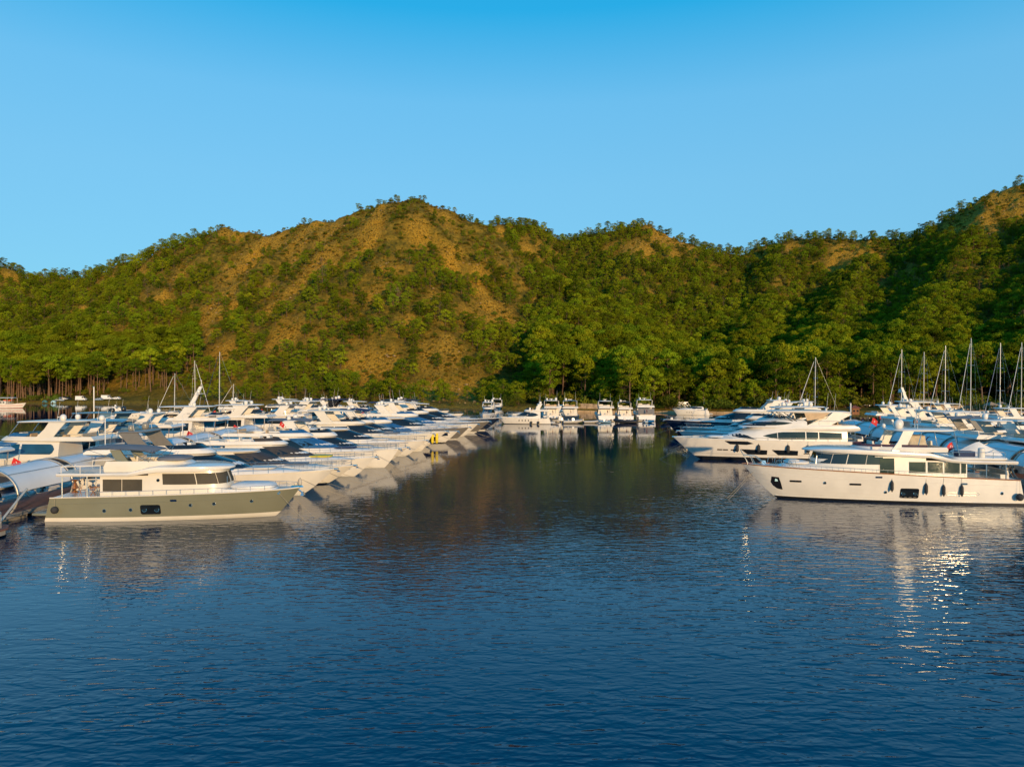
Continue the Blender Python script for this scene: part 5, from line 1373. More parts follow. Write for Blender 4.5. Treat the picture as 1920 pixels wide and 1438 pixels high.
# slanted mast of the tall white yacht
def big_mast(o, x, z, hgt, rake):
    m_ = MB().prism([(x, z), (x + 0.9, z), (x + 0.5 - rake, z + hgt), (x - rake, z + hgt)], -0.18, 0.18).build('radar_mast', W, o)
    MB().box((x - rake + 0.3, 0, z + hgt * 0.72), (0.7, 2.2, 0.12)).build('mast_spreader', W, m_)
    MB().tube([(x - rake + 0.25, 0, z + hgt), (x - rake + 0.15, 0, z + hgt + 1.2)], 0.05, 5).build('mast_head', W, m_)
    dome(MB(), (x - rake + 0.3, 0.9, z + hgt * 0.72 + 0.4), 0.3).build('mast_dome', W, m_)

GC = 'boats lying behind the far end of the left row'
C_ = [
 (300, 222, 15, 10, cruiser, dict(name='motor_boat', seed=40), 'small white motor boat far left below the sailing masts'),
 (560, 196, 22, 2, motor_yacht, dict(name='motor_yacht', hs=1.8, hb=2.4, B=5.2, top='hardtop', win='rect', seed=41), 'white hardtop yacht in the back left, under the wooded slope'),
 (640, 206, 22, 2, motor_yacht, dict(name='motor_yacht', hs=1.8, hb=2.4, B=5.2, top='hardtop', win='blade', seed=42, domes=3), 'white yacht with three domes in the back row below the orange bank'),
 (705, 214, 20, 2, motor_yacht, dict(name='motor_yacht', hs=1.7, hb=2.3, B=5.0, top='bimini', win='blade', seed=43, bimini_mat=CANVN), 'white yacht with navy bimini in the back row'),
 (765, 196, 20, -2, motor_yacht, dict(name='motor_yacht', hs=1.7, hb=2.3, B=5.0, top='hardtop', win='split', seed=44), 'white hardtop yacht in the back row nearest the scree beach'),
 (826, 186, 20, -2, motor_yacht, dict(name='motor_yacht', hs=1.7, hb=2.3, B=5.0, top='bimini', win='split', seed=45, bimini_mat=CANVN, domes=0), 'white yacht with peaked navy awning below the scree beach'),
 (880, 182, 18, -2, motor_yacht, dict(name='motor_yacht', hs=1.6, hb=2.2, B=4.8, top='hardtop', win='blade', seed=46, domes=2), 'white yacht with blue fins behind the navy yacht'),
 (985, 226, 13, 196, cruiser, dict(name='motor_boat', seed=90, canopy=CANVG), 'white cruiser with grey awning half hidden behind the broadside cruiser'),
 (1008, 236, 12, 200, cruiser, dict(name='motor_boat', seed=91, canopy=BLUEG, arch=False), 'small cruiser with blue-grey awning at the foot of the wood'),
 (842, 232, 14, 8, cruiser, dict(name='motor_boat', seed=92, domes=2, canopy=CANVK), 'small white cruiser with black awning below the scree'),
 (735, 244, 14, 5, cruiser, dict(name='motor_boat', seed=93, canopy=CANVB), 'small cruiser with taupe awning under the orange bank'),
 (1262, 243, 12, 178, cruiser, dict(name='motor_boat', seed=94, arch=False, hs=1.5, hb=2.0), 'small white cabin boat by the quay beyond the navy bow'),
 (868, 212, 15, 6, cruiser, dict(name='motor_boat', seed=49, domes=2, canopy=CANVN), 'small white cruiser with navy awning off the scree beach'),
 (928, 222, 13, 268, motor_yacht, dict(name='motor_yacht', hs=1.4, hb=2.0, B=4.4, top='bimini', win='blade', seed=50, lines=False, bimini_mat=CANVB), 'small flybridge boat with taupe awning behind the broadside cruiser bow'),
 (905, 205, 13, 262, motor_yacht, dict(name='motor_yacht', hs=1.4, hb=2.0, B=4.4, top='hardtop', win='blade', seed=47, lines=False), 'small white flybridge boat showing its stern left of the broadside cruiser'),
 (950, 214, 14, 190, cruiser, dict(name='motor_boat', seed=48, domes=2), 'white cruiser with two domes behind the broadside cruiser'),
]
for px, D, L, hd, fn, kw, lb in C_: berth(px, D, L, hd, fn, lb, GC, **kw)

# middle of the picture: boats on the far quay
GM = 'boats on the far quay in the middle'
o, H_ = berth(1032, 193.5, 14.0, 181, motor_yacht, 'cream white cruiser lying broadside with two dark fenders, middle distance', GM, from_stern=True, name='motor_yacht', hs=1.5, hb=2.0, B=4.4, top='none', win='almond', seed=51, domes=2, hullwin=2, flag=False, lines=False, radar=False)
for i in range(2): hull_fender(o, H_, 3.4 + 1.9 * (1 - i), 1, 0.5, ['dark fender on the broadside cruiser, nearer its bow', 'dark fender on the broadside cruiser, nearer its stern'][i], 'dark fenders on the broadside cruiser', 'ball', 0.32)
MID = [
 (1036, 203, 17, 92, dict(hs=1.7, hb=2.3, B=5.4, top='hardtop', win='rect', seed=52, domes=2, tender=True, lines=False), 'white flybridge yacht seen from astern, left one of the middle pair'),
 (1070, 203, 17, 88, dict(hs=1.7, hb=2.3, B=5.2, top='bimini', win='rect', seed=53, domes=1, hull=BLACKP, bimini_mat=BLUEG, lines=False), 'black hulled yacht seen from astern with blue-grey awning'),
 (1138, 206, 15, 92, dict(hs=1.6, hb=2.2, B=5.2, top='hardtop', win='blade', seed=54, domes=0, lines=False, tender=False), 'cream yacht seen from astern with thin hardtop, left of three'),
 (1174, 205, 14, 90, dict(hs=1.5, hb=2.1, B=4.8, top='bimini', win='blade', seed=55, domes=1, bimini_mat=CANVK, lines=False), 'white yacht seen from astern with dark awning, middle of three'),
 (1212, 207, 17, 88, dict(hs=1.7, hb=2.4, B=5.8, top='hardtop', win='rect', seed=56, domes=1, lines=False), 'white yacht seen from astern with grey cockpit cover, right of three'),
]
MO = []
for px, D, L, hd, kw, lb in MID: MO.append(berth(px, D, L, hd, motor_yacht, lb, GM, from_stern=True, **MY, **kw))
o, H_ = MO[4]; MB().box((0.3, 0, 2.75), (0.08, 4.7, 1.6)).build('cockpit_cover', CANVG, o)
def rib(px, D, rz, k, tm, label, engine=True, console=True, z=0.0):
    e = empty('inflatable_boat', at(px, D, z), R(rz), label, 'dinghy', 'inflatable boats on the far quay'); return rib_fill(e, k, tm, engine, console)
rib(1072, 196, 8, 1.5, HYPALG, 'tan inflatable boat below the black hulled yacht')
rib(1107, 197, 4, 1.1, HYPALG, 'small pale inflatable right of the tan one', True, False)
rib(1134, 198, 185, 0.95, mat('blue_hypalon', (0.16, 0.30, 0.42), 0.6), 'small blue dinghy left of the long black inflatable')
rib(1174, 196, 176, 1.7, mat('black_hypalon', (0.012, 0.014, 0.02), 0.5), 'long black inflatable in front of the three stern-on yachts')
rib(1216, 198, 20, 0.9, mat('pale_blue_hypalon', (0.42, 0.50, 0.55), 0.6), 'small pale blue dinghy between the two black inflatables')
rib(1262, 197, 178, 1.7, mat('black_hypalon', (0.012, 0.014, 0.02), 0.5), 'black inflatable at the right end by the navy bow')

# right-hand row beyond the sleek yacht (bows to the left)
GR = 'yachts lying bow-out along the right pontoon'
RR = [
 (1272, 122, 27, 176, dict(B=6.0, hs=2.5, hb=3.3, top='hardtop', win='rect', hull=mat('pale_grey_gelcoat', (0.58, 0.60, 0.60), 0.25, coat=0.3), seed=61, domes=2, flag=False), 'white yacht with big square wheelhouse windows just behind the sleek yacht'),
 (1284, 139, 24, 176, dict(B=5.6, hs=2.0, hb=2.8, top='none', win='blade', hull=mat('sand_grey_gelcoat', (0.40, 0.39, 0.35), 0.25, coat=0.3), seed=62, domes=2, cover=CUSH), 'sand grey yacht with low white top in the right row'),
 (1247, 156, 30, 176, dict(B=6.2, hs=2.5, hb=3.3, top='none', win='blade', hull=NAVY, seed=63, domes=1, flag=False), 'navy hulled coupe yacht at the far end of the right row'),
 (1340, 176, 22, 176, dict(B=5.4, hs=1.9, hb=2.5, top='hardtop', win='blade', seed=64, domes=3, antennas=4), 'white yacht crowded with domes beyond the navy coupe'),
 (1395, 190, 20, 176, dict(B=5.2, hs=1.8, hb=2.4, top='hardtop', win='rect', seed=65, domes=2, antennas=4), 'white hardtop yacht before the wooden kiosk'),
]
RO = []
for px, D, L, hd, kw, lb in RR: RO.append(berth(px, D, L, hd, motor_yacht, lb, GR, **MY, **kw))
MB().box((6.0, 0, 6.68), (3.4, 0.7, 0.3)).build('rolled_awning', ORANGE, RO[3][0])

GS = 'yachts lying stern-to on the far side of the right pontoon'
SS = [
 (1795, 94, 24, 2, dict(B=6.0, hs=2.0, hb=2.7, top='hardtop', win='rect', seed=71, domes=1, tender=True), 'white yacht carrying a dark tender on its stern, nearest behind the trawler'),
 (1890, 88, 24, 2, dict(B=5.8, hs=2.0, hb=2.7, top='hardtop', top_mat=W, win='rect', seed=72, domes=2, tender=True), 'white yacht cut by the right edge with tender on its platform'),
 (1752, 105, 22, 2, dict(B=5.6, hs=1.9, hb=2.5, top='bimini', bimini_mat=CANVG, win='blade', seed=73, domes=1, tender=True, fin_mat=GREYP), 'white yacht with grey arch and dark tender behind the trawler hardtop'),
 (1715, 114, 24, 2, dict(B=6.0, hs=2.1, hb=2.8, top='hardtop', win='rect', seed=74, domes=0), 'white yacht with long flat roof right of the trawler domes'),
 (1745, 124, 22, 2, dict(B=5.4, hs=1.8, hb=2.4, top='bimini', bimini_mat=CANVW, win='almond', seed=75, domes=0), 'white yacht with white sun awning on poles among the right boats'),
 (1690, 134, 22, 2, dict(B=5.4, hs=1.8, hb=2.4, top='none', win='almond', seed=76, domes=2), 'white yacht with raked arch behind the red lifebuoy'),
 (1655, 144, 22, 2, dict(B=5.4, hs=1.8, hb=2.4, top='none', win='blade', seed=77, domes=2), 'shaded white yacht left of the red lifebuoy'),
 (1625, 156, 22, 2, dict(B=5.4, hs=1.9, hb=2.5, top='hardtop', win='blade', seed=78, domes=2), 'shaded white yacht by the wooden kiosk'),
 (1660, 168, 26, 2, dict(B=6.0, hs=2.2, hb=2.8, top='hardtop', win='rect', seed=79, domes=2), 'white yacht with tall white radar mast in the right background'),
 (1735, 178, 20, 2, dict(B=5.2, hs=1.7, hb=2.3, top='hardtop', win='blade', seed=80, domes=1), 'white yacht below the second mast from the left'),
 (1800, 165, 18, 5, dict(B=5.0, hs=1.6, hb=2.2, top='none', win='blade', hull=NAVY, seed=81, domes=0, arch=False), 'low dark hulled boat in front of the sailing masts'),
 (1850, 150, 20, 4, dict(B=5.2, hs=1.7, hb=2.3, top='hardtop', win='split', seed=82, domes=1), 'white yacht before the stone wall near the right edge'),
]
SO = []
for px, D, L, hd, kw, lb in SS: SO.append(berth(px, D, L, hd, motor_yacht, lb, GS, from_stern=True, lines=False, **MY, **kw))
big_mast(SO[8][0], 5.0, 6.0, 4.2, 1.3)
big_mast([q for q in bpy.data.objects if q.get('label', '').startswith('tall white yacht')][0], 7.2, 6.2, 4.6, 2.2)
o = SO[3][0]
MB().lathe([(0.42, -0.09), (0.55, -0.05), (0.55, 0.05), (0.42, 0.09)], (1.05, 1.5, 5.1), 14, 'x').build('lifebuoy', ORANGE, o)

# sailing yachts
GSA = 'sailing yachts moored at right'
SAIL = [(1690, 212, 19.8, 655, 'sailing yacht, leftmost of the six masts at right'), (1732, 216, 19, 660, 'sailing yacht, second of the six masts at right'), (1772, 208, 20, 648, 'sailing yacht, third of the six masts at right'),
        (1820, 200, 21, 634, 'sailing yacht with the tallest mast at right'), (1875, 204, 21, 643, 'sailing yacht, fifth of the six masts at right'), (1915, 202, 21, 642, 'sailing yacht, rightmost of the six masts')]
for i, (px, D, mz, yt, lb) in enumerate(SAIL):
    mh_ = CAM_H + (HY - yt) * D / FPX - 1.2; L = 13.5 + (i % 3) * 0.8; a = R(198 + 6 * (i % 2))
    o, H_ = sailboat('sailing_yacht', L=L, B=4.1, mast=mh_, rig=2, seed=i, cover=[None, CANVG, None, CANVW, GLASSB, None][i])
    m_ = at(px, D); place(o, (m_.x - 0.56 * L * math.cos(a), m_.y - 0.56 * L * math.sin(a), 0), a, lb, 'sailboat', GSA)
o, H_ = sailboat('sailing_yacht', L=14, B=4.2, mast=CAM_H + (HY - 670) * 196 / FPX - 1.2, rig=2)
m_ = at(1528, 196); a = R(185); place(o, (m_.x - 0.56 * 14 * math.cos(a), m_.y - 0.56 * 14 * math.sin(a), 0), a, 'single sailing yacht mast rising behind the sleek yacht', 'sailboat', 'sailing yachts alone')
for i, (px, D, yt, lb) in enumerate([(327, 235, 700, 'sailing yacht with short mast, leftmost at left'), (366, 228, 676, 'sailing yacht whose mast stands left of the tallest left mast'), (411, 222, 660, 'sailing yacht with the tallest mast at left'), (437, 262, 720, 'sailing yacht with the shortest mast at left, far back')]):
    mh_ = CAM_H + (HY - yt) * D / FPX - 1.2; L = 12.5; a = R([190, 350, 190, 185][i])
    o, H_ = sailboat('sailing_yacht', L=L, B=3.9, mast=mh_, rig=1 + (i > 0), cover=[None, None, CANVN, None][i])
    m_ = at(px, D); place(o, (m_.x - 0.56 * L * math.cos(a), m_.y - 0.56 * L * math.sin(a), 0), a, lb, 'sailboat', 'sailing yachts at left')

# excursion boat on the far left
o = empty('excursion_boat', at(-30, 300), R(4), 'white excursion boat with red stripe and canopy, far left', 'boat')
H = Hull(17, 4.6, 1.5, 2.3, over=0.1, nd=2.4, nw=2.0, curve=2.0)
hull_parts(o, H, W, mat('red_bottom', (0.32, 0.02, 0.02), 0.5), 0.12, rub=VARN, stripe=(1.0, 1.16, REDP), deck_mat=TEAK)
MB().box((6.5, 0, 2.3), (6.5, 3.2, 1.5), 0.96).build('deckhouse', W, o)
for i in range(5):
    for s in (-1, 1): MB().box((4.2 + 1.15 * i, s * 1.6, 2.45), (0.75, 0.06, 0.6)).build('window', GLASS, o)
slab(1.0, 12.8, 2.1, 4.3, 0.14, 5, 0.08).build('canopy', CANVW, o)
for x_ in (1.6, 4.5, 7.5, 10.5, 12.3):
    for s in (-1, 1): MB().tube([(x_, s * 1.9, 1.5), (x_, s * 1.9, 4.34)], 0.045, 5).build('canopy_post', W, o)
for x_ in (3.0, 9.0, 11.0): MB().box((x_, 0, 3.3), (1.2, 2.2, 0.4)).build('bench', ORANGE, o)
add_flag(o, 0.2, 1.6, 0, 1.8, 1.2)
MB().tube([(13.4, 0, 2.0), (13.2, 0, 5.8)], 0.06, 6).build('mast', VARN, o)
# ------------------------------------------------------------------ pontoons and their canopies
DECKRED = mat('red_brown_decking', (0.20, 0.085, 0.06), 0.75, var=0.18, scale=2.2, bump=0.15, bscale=9)
CONC = mat('pontoon_concrete', (0.30, 0.27, 0.23), 0.9, var=0.2, scale=1.2, bump=0.3, bscale=8)
FABRIC = mat('canopy_fabric', (0.74, 0.74, 0.73), 0.7, var=0.04, scale=0.6)
GALV = mat('galvanised_tube', (0.50, 0.46, 0.40), 0.42, 0.55, var=0.12)
STONE = mat('dry_stone', (0.34, 0.25, 0.16), 0.95, var=0.35, scale=1.2, bump=0.8, bscale=2.5)
SAND = mat('quay_sand', (0.40, 0.27, 0.14), 0.95, var=0.2, scale=0.3)

def pontoon(name, x0, y0, x1, y1, w, label):
    a = math.atan2(x1 - x0, y1 - y0); L = math.hypot(x1 - x0, y1 - y0)
    e = empty(name, (x0, y0, 0), -a, label, 'pontoon', 'floating pontoons')
    MB().box((0, L / 2, 0.60), (w, L, 0.10)).build('deck', DECKRED, e)
    for s in (-1, 1): MB().box((s * (w / 2 + 0.06), L / 2, 0.50), (0.12, L, 0.32)).build('kerb', CONC, e)
    for i in range(int(L / 6)): MB().box((0, 3 + 6 * i, 0.18), (w * 0.94, 4.6, 0.72)).build('float', CONC, e)
    return e, a
left_p, la = pontoon('pontoon', -44.9, 57, -43.2, 190, 5.0, 'red-decked left pontoon running away behind the olive yacht')
right_p, ra = pontoon('pontoon', 58.5, 62, 73, 190, 4.6, 'right pontoon hidden under the row of arched canopies')

def canopy(loc, rz, L, label, group, cx=2.75, r=2.25, zc=2.1, a0=8, a1=172, cut=0.0):
    e = empty('arched_canopy', loc, rz, label, 'canopy', group)
    rows = []; N = 18
    for i in range(9):
        f = i / 8; row = []
        for j in range(N + 1):
            a = R(lerp(a0, a1, j / N)); sagg = 1 - 0.035 * math.sin(math.pi * f)
            row.append((cx * math.cos(a) * sagg, lerp(0.15, L - 0.15, f) + cut * (1 - f) * abs(math.cos(a)) * 1.5, zc + r * math.sin(a) * sagg))
        rows.append(row)
    MB().grid(rows).build('fabric', FABRIC, e, smooth=60)
    for y_ in (0, L):
        pts = [(cx * 1.02 * math.cos(R(a)), y_, zc + r * 1.02 * math.sin(R(a))) for a in np.linspace(-42, 222, 30)]
        MB().tube(pts, 0.085, 8).build('hoop', GALV, e, smooth=60)
    for a in (50, 90, 130): MB().tube([(cx * 1.03 * math.cos(R(a)), 0, zc + r * 1.03 * math.sin(R(a))), (cx * 1.03 * math.cos(R(a)), L, zc + r * 1.03 * math.sin(R(a)))], 0.035, 5).build('purlin', GALV, e)
    return e
ordn = ['nearest', 'second', 'third', 'fourth', 'fifth', 'sixth', 'seventh', 'eighth', 'ninth', 'tenth']
for i in range(7):
    y0 = 60.5 + 8.6 * i; x0 = -44.9 + (y0 - 57) * (1.7 / 133)
    canopy((x0, y0, 0), -la, 7.4, ('%s white arched canopy on the left pontoon, counted from the camera' % ordn[i]), 'white canopies over the left pontoon')
for i in range(9):
    y0 = 66 + 8.4 * i; x0 = 58.5 + (y0 - 62) * (14.5 / 128)
    canopy((x0, y0, 0), -ra, 7.6, ('%s white arched canopy on the right pontoon, counted from the camera' % ordn[i]), 'white canopies over the right pontoon', cx=2.8, r=2.15, zc=1.9)
# rounded platform at the near end of the left pontoon
e = empty('end_platform', (-46.5, 53.6, 0), 0, 'red-decked rounded pontoon end with railing at the left edge', 'pontoon')
out = [(-6, -2.2), (6.2, -2.2), (7.2, -1.6), (7.7, -0.6), (7.7, 0.8), (7.0, 1.9), (5.8, 2.6), (-6, 2.6)]
for z0, z1, g, mt_, nm in ((0.15, 0.52, 0.0, CONC, 'rim'), (0.52, 0.64, -0.12, DECKRED, 'deck')):
    MB().rings([[(x_ + math.copysign(g, x_), y_ + math.copysign(g, y_), z_) for x_, y_ in out] for z_ in (z0, z1)], cap0=True).build(nm, mt_, e, smooth=0)
MB().box((0.6, 0.1, -0.1), (12.6, 3.8, 0.5)).build('float', mat('weedy_float', (0.05, 0.045, 0.02), 0.9, var=0.4, scale=2), e)
mb = MB(); rp = [(4.6, -1.9), (6.0, -1.9), (7.0, -1.3), (7.35, -0.4), (7.35, 0.8), (6.7, 1.7), (5.6, 2.3)]
for hz in (0.55, 1.05): mb.tube([(x_, y_, 0.64 + hz) for x_, y_ in rp], 0.03, 5)
for x_, y_ in rp: mb.tube([(x_, y_, 0.6), (x_, y_, 1.7)], 0.03, 5)
mb.build('railing', GALV, e)
c = canopy((-45.6, 51.5, 0), 0, 6.6, 'pointed canopy end above the rounded platform at the left edge', None, cx=3.4, r=2.0, zc=2.35, a0=-6, a1=186)
MB().tube([(7.0, 0.6, 0.62), (7.6, 3.4, 3.3)], 0.09, 7).build('strut', GALV, e)
e['label'] = 'red-decked rounded pontoon end with railing and slanting strut, left edge'
# small craft lying between pontoon and far boats
for k_, (x_, y_, rz, tm, lb) in enumerate([(-49.2, 70.5, 75, HYPALG, 'grey dinghy moored left of the left pontoon, nearer one'), (-49.0, 76.5, 80, HYPALG, 'grey dinghy moored left of the left pontoon, farther one')]):
    rib_fill(empty('inflatable_boat', (x_, y_, 0), R(rz), lb, 'dinghy', 'dinghies by the left pontoon'), 1.0, tm, True, False)
# yellow water hose on the right pontoon
e = empty('hose_reel', (54.2, 74.5, 1.9), R(10), 'coiled yellow hose hanging by the white trawler stern', 'hose')
mb = MB()
for i in range(4): mb.lathe([(0.34 - 0.02 * i, -0.04), (0.42 - 0.02 * i, 0.0), (0.34 - 0.02 * i, 0.04)], (0.02 * i, 0.06 * i, 0), 16, 'y')
mb.build('coil', mat('yellow_hose', (0.55, 0.36, 0.03), 0.5, var=0.15), e)
MB().box((0, 0.35, -0.65), (0.3, 0.2, 1.5)).build('pedestal', GREYP, e)

# ------------------------------------------------------------------ shore: quay, walls, hedge, huts, cars
def ground(x_, y_): return float(height(np.array([x_]), np.array([y_]))[0])
def strip_wall(name, pts, h, t, mt_, label, cat, cap=None):
    e = empty(name, (*pts[0], 0), 0, label, cat); ox, oy = pts[0]; rr_ = random.Random(len(label))
    mb = MB(); blocks = 0
    for (xa, ya), (xb, yb) in zip(pts[:-1], pts[1:]):
        L = math.hypot(xb - xa, yb - ya); a = math.atan2(yb - ya, xb - xa); k_ = max(1, int(L / 2.2))
        for i in range(k_):
            f = (i + 0.5) / k_; xx, yy = lerp(xa, xb, f), lerp(ya, yb, f); hh = h * (0.92 + 0.16 * rr_.random()); z0 = max(0.0, ground(xx, yy)) - 0.6
            MB().box((xx - ox, yy - oy, z0 + (hh + 0.6) / 2), (L / k_ - 0.05, t * (0.94 + 0.12 * rr_.random()), hh + 0.6), 0.98, a).build('stone_block', mt_, e, smooth=0)
    return e
strip_wall('quay_wall', [(20, 263.5), (40, 258.5), (66, 254.5), (90, 246)], 0.7, 1.6, SAND, 'low sandy quay edge behind the middle boats', 'quay')
strip_wall('stone_wall', [(24, 272), (33, 269.5)], 1.8, 0.8, STONE, 'pale dry stone wall right of the broadside cruiser', 'wall')
strip_wall('stone_wall', [(128, 240), (150, 236), (176, 231)], 1.5, 0.8, STONE, 'long low stone wall on the right shore below the huts', 'wall')
strip_wall('stone_wall', [(132, 252), (152, 249), (182, 245)], 1.6, 0.8, STONE, 'upper stone terrace wall behind the long right wall', 'wall')

def leafy(name, pts, mt_, label, cat):
    rs_ = np.random.RandomState(len(label)); cl = [(np.array([x_, y_, z_]), r_) for x_, y_, z_, r_ in pts]
    o_ = np.array([pts[0][0], pts[0][1], 0.0]); V = crown_mesh(rs_, [(c_ - o_, r_) for c_, r_ in cl], 90, 0.30)
    e = empty(name, o_, 0, label, cat)
    q = bpy.data.objects.new('foliage', leaf_mesh('foliage', V, mt_)); COL.objects.link(q); q.parent = e
    mb = MB()
    for c_, r_ in cl[::3]: mb.tube([(c_[0] - o_[0], c_[1] - o_[1], c_[2] - r_ * 1.3), (c_[0] - o_[0], c_[1] - o_[1], c_[2])], 0.06, 4)
    mb.build('stems', M_bark, e); return e
M_hedge = foliage_mat('hedge_leaves', (0.05, 0.09, 0.012), (0.13, 0.16, 0.02))
hp = []
rr_ = random.Random(9)
for i in range(46):
    f = i / 45; xx = lerp(34, 92, f); yy = float(shore(np.array([xx]))[0]) + 6 + rr_.random() * 1.2; hp.append((xx, yy, ground(xx, yy) + 0.9 + 0.3 * rr_.random(), 1.1 + 0.3 * rr_.random()))
leafy('hedge', hp, M_hedge, 'clipped green hedge along the far quay', 'hedge')
for i, (px, D, r_, lb) in enumerate([(965, 292, 4.2, 'big round dark bush at the foot of the hill above the middle boats'), (1200, 266, 2.6, 'bright green bush behind the stern-on yachts'), (1350, 262, 3.0, 'round green bush on the shore above the sand grey yacht'), (1460, 262, 4.0, 'broad leafy tree-like bush behind the lone mast'), (1845, 246, 5.2, 'broad leafy bush behind the stone wall at right'), (100, 364, 3.0, 'green bush on the left beach near the parked cars'), (62, 364, 2.6, 'green bush on the left beach beside the excursion boat')]):
    w = at(px, D); g_ = ground(w.x, w.y); q = []
    for j in range(12): a = rr_.random() * 6.28; dd = rr_.random() ** 0.5 * r_; q.append((w.x + math.cos(a) * dd, w.y + math.sin(a) * dd * 0.6, g_ + 0.6 + rr_.random() * r_ * 0.75, 0.35 * r_ + 0.4))
    leafy('bush', q, M_hedge, lb, 'bush')

def wheels(e, xs, y_, r_=0.33):
    for x_ in xs:
        for s in (-1, 1):
            w_ = MB().lathe([(r_ * 0.7, -0.11), (r_, -0.09), (r_, 0.09), (r_ * 0.7, 0.11)], (x_, s * y_, r_), 12, 'y').build('wheel', BLACKP, e)
            MB().lathe([(r_ * 0.6, -0.12), (r_ * 0.6, 0.12)], (x_, s * y_, r_), 10, 'y').build('rim', STEEL, w_)
def car(px, D, rz, paint, label, van=False):
    w = at(px, D); e = empty('parked_van' if van else 'parked_car', (w.x, w.y, ground(w.x, w.y) + 0.05), R(rz), label, 'van' if van else 'car', 'vehicles parked by the shore')
    if van:
        prof = [(-2.5, 0.4), (2.5, 0.4), (2.55, 1.0), (1.9, 1.25), (1.3, 2.35), (-2.45, 2.4)]; hw = 0.95
    else:
        prof = [(-2.1, 0.35), (2.1, 0.35), (2.15, 0.75), (1.2, 0.95), (0.5, 1.45), (-1.1, 1.47), (-1.8, 1.0), (-2.15, 0.9)]; hw = 0.85
    n_ = len(prof)
    MB().rings([[(x_, y_ * hw * (0.9 if z_ > 1.1 else 1.0), z_) for x_, z_ in prof] for y_ in (-1, -0.92, 0.92, 1)], cap0=True, cap1=True).build('body', paint, e)
    for s in (-1, 1):
        ws = [(-1.0, 0.0), (0.08, 0.75)] if not van else [(0.75, 1.55)]
        for x0, x1 in ws: MB().prism([(x0, 1.0 if not van else 1.35), (x1 + 0.15, 1.0 if not van else 1.35), (x1 - 0.15, 1.38 if not van else 2.1), (x0 + 0.05, 1.38 if not van else 2.1)], s * hw * 0.99, s * (hw * 0.99 - 0.1)).build('window', GLASS, e)
    wz = ((0.52, 1.40), (1.16, 0.98)) if not van else ((1.36, 2.25), (1.86, 1.32))
    MB().add([(wz[1][0] + 0.02, -0.7, wz[1][1] + 0.03), (wz[1][0] + 0.02, 0.7, wz[1][1] + 0.03), (wz[0][0] + 0.03, 0.62, wz[0][1] + 0.02), (wz[0][0] + 0.03, -0.62, wz[0][1] + 0.02)], [(0, 1, 2, 3)]).build('windscreen', GLASS, e)
    for s in (-1, 1): MB().box((2.14 if not van else 2.54, s * 0.6, 0.68), (0.06, 0.32, 0.14)).build('headlight', CHROME, e)
    wheels(e, (-1.35, 1.35) if not van else (-1.6, 1.6), hw - 0.08)
    return e
CARW = mat('white_car_paint', (0.75, 0.74, 0.72), 0.25, var=0.03, coat=0.4); CARS = mat('silver_car_paint', (0.42, 0.43, 0.44), 0.3, 0.4, var=0.03, coat=0.4); CARD = mat('dark_car_paint', (0.03, 0.035, 0.045), 0.25, var=0.05, coat=0.4)
car(152, 366, 2, CARW, 'white van parked under the pines on the left beach', True)
car(112, 364, 12, CARS, 'silver car parked nearest the water on the left beach')
car(118, 372, 5, CARW, 'white car behind the silver one under the left pines')
car(126, 376, -8, CARD, 'dark car farthest back under the left pines')
car(185, 366, 168, CARS, 'silver car right of the white van on the left beach')
car(200, 372, 4, CARW, 'white minibus under the pines right of the van', True)
car(218, 372, 175, CARW, 'white car at the right end of the left beach car park')
car(1600, 268, 8, CARD, 'dark car under the right pines beside the kiosk path')
car(1585, 274, 4, CARS, 'silver car farther back under the right pines')
car(1622, 270, 172, CARD, 'second dark car right of the first under the right pines')
car(1282, 268, 0, CARW, 'white van half hidden behind the far quay hedge', True)
# tents on the beach
for px, D, c_, lb in ((84, 361, (0.05, 0.16, 0.16), 'dark teal tent on the left beach'), (100, 360, (0.35, 0.55, 0.58), 'pale turquoise tent on the left beach')):
    w = at(px, D); e = empty('tent', (w.x, w.y, ground(w.x, w.y)), 0.2, lb, 'tent')
    m_ = mat('tent_' + lb.split()[0], c_, 0.8)
    MB().rings([[(1.3 * math.cos(a) * g, 1.1 * math.sin(a) * g, z_) for a in np.linspace(0, 6.283, 13)[:-1]] for z_, g in ((0, 1), (0.6, 0.9), (1.1, 0.55), (1.35, 0.1))]).build('canopy', m_, e)
    MB().prism([(-0.4, 0.02), (0.4, 0.02), (0.0, 0.85)], -1.12, -1.0).build('door_flap', DARKIN, e)

# wooden kiosk
w = at(1601, 226); e = empty('wooden_kiosk', (w.x, w.y, max(0.9, ground(w.x, w.y))), 0.1, 'small brown wooden kiosk on the right quay', 'kiosk')
WOOD = mat('brown_boards', (0.20, 0.085, 0.035), 0.8, var=0.25, scale=3)
MB().box((0, 0, 1.0), (2.4, 2.2, 2.0)).build('wall', WOOD, e)
MB().rings([[(x_ * g, y_ * g, z_) for x_, y_ in ((-1.6, -1.5), (1.6, -1.5), (1.6, 1.5), (-1.6, 1.5))] for z_, g in ((2.0, 1.0), (2.15, 1.0), (2.9, 0.25))], cap0=True).build('roof', mat('red_brown_roof', (0.16, 0.05, 0.03), 0.85, var=0.2), e, smooth=0)
for x_ in (-0.6, 0.6): f_ = MB().box((x_, -1.11, 1.25), (0.8, 0.06, 0.7)).build('window', WOOD, e); MB().box((x_, -1.15, 1.25), (0.64, 0.03, 0.55)).build('pane', GLASS, f_)
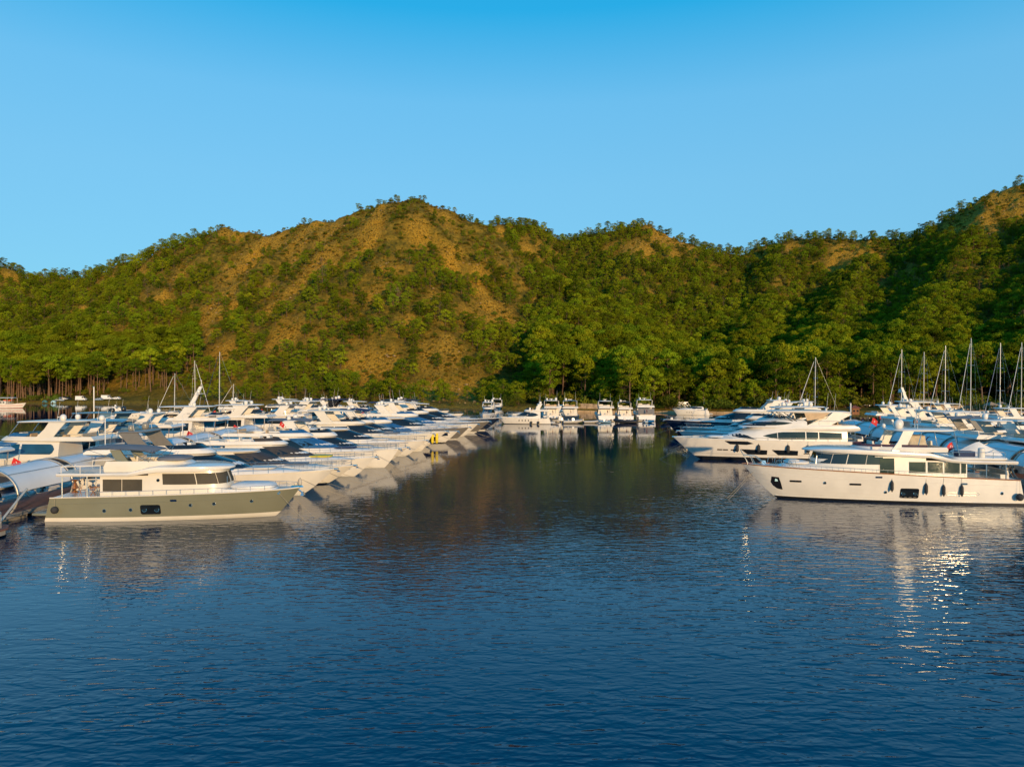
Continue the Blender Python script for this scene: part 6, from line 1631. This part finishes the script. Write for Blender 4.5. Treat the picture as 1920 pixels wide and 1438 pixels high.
# raised terrace with rails under the trees
w = at(1724, 250); g_ = ground(w.x, w.y); e = empty('raised_terrace', (w.x, w.y, g_), 0.0, 'white-railed raised terrace under the right pines', 'terrace')
MB().box((0, 0, 2.6), (10.5, 5, 0.22)).build('deck', W2, e)
for x_ in (-5, -1.7, 1.7, 5): MB().tube([(x_, -2.3, -0.5), (x_, -2.3, 2.5)], 0.1, 6).build('post', WOOD, e)
mb = MB(); mb.tube([(-5.2, -2.45, 3.7), (5.2, -2.45, 3.7)], 0.06, 5); mb.tube([(-5.2, -2.45, 3.2), (5.2, -2.45, 3.2)], 0.04, 4)
for i in range(8): mb.tube([(-5.2 + 10.4 * i / 7, -2.45, 2.6), (-5.2 + 10.4 * i / 7, -2.45, 3.72)], 0.045, 4)
mb.build('railing', W2, e)
# two gazebos
for px, lb in ((1858, 'pale canvas gazebo on the right shore, left of the pair'), (1878, 'pale canvas gazebo on the right shore, right of the pair')):
    w = at(px, 240); e = empty('gazebo', (w.x, w.y, ground(w.x, w.y)), 0.15, lb, 'gazebo', 'canvas gazebos on the right shore')
    MB().rings([[(x_ * g, y_ * g, z_) for x_, y_ in ((-1.7, -1.5), (1.7, -1.5), (1.7, 1.5), (-1.7, 1.5))] for z_, g in ((2.1, 1.0), (2.35, 1.0), (3.3, 0.08))], cap0=True).build('roof', CANVB, e, smooth=0)
    for x_ in (-1.6, 1.6):
        for y_ in (-1.4, 1.4): MB().tube([(x_, y_, 0), (x_, y_, 2.15)], 0.06, 5).build('post', W2, e)
    MB().box((0, 0, 0.45), (1.4, 0.8, 0.9), 0.9).build('table', TAN, e)
# lamp posts and poles
def lamp(loc, h, label, rz=0.0):
    e = empty('lamp_post', loc, rz, label, 'lamp post', 'lamp posts on the pontoons')
    MB().tube([(0, 0, 0), (0, 0, h)], 0.07, 6, r2=0.05).build('pole', W, e); MB().tube([(0, 0, h), (0.35, 0, h + 0.12), (0.8, 0, h + 0.16)], 0.04, 5).build('arm', W, e)
    MB().box((0.85, 0, h + 0.14), (0.45, 0.18, 0.08), 0.8).build('lamp_head', GREYP, e)
for px, D, h, lb in ((197, 84.5, 6.9, 'thin white lamp post above the left pontoon canopies'), (342, 100, 6.6, 'thin white lamp post among the left boats, farther along'), (577, 126, 6.3, 'thin white lamp post in the middle of the left boats')):
    lamp(at(px, D, 0.5), h, lb)
w = at(176, 270); e = empty('white_pole', (w.x, w.y, 0), 0, 'thick white pole standing in the water before the left beach', 'pole')
MB().tube([(0, 0, -1), (0, 0, 9.2)], 0.24, 8, r2=0.2).build('pole', W, e); MB().box((0, 0, 9.3), (0.6, 0.3, 0.3)).build('pole_head', STEEL, e)
w = at(1595, 205); e = empty('white_pole', (w.x, w.y, 0), 0, 'short white mooring pile beside the wooden kiosk', 'pole')
MB().tube([(0, 0, -1), (0, 0, 5.2)], 0.2, 8).build('pole', W, e); MB().lathe([(0.22, 5.2), (0.22, 5.3), (0.02, 5.5)], (0, 0, 0), 8).build('pole_cap', GREYP, e)
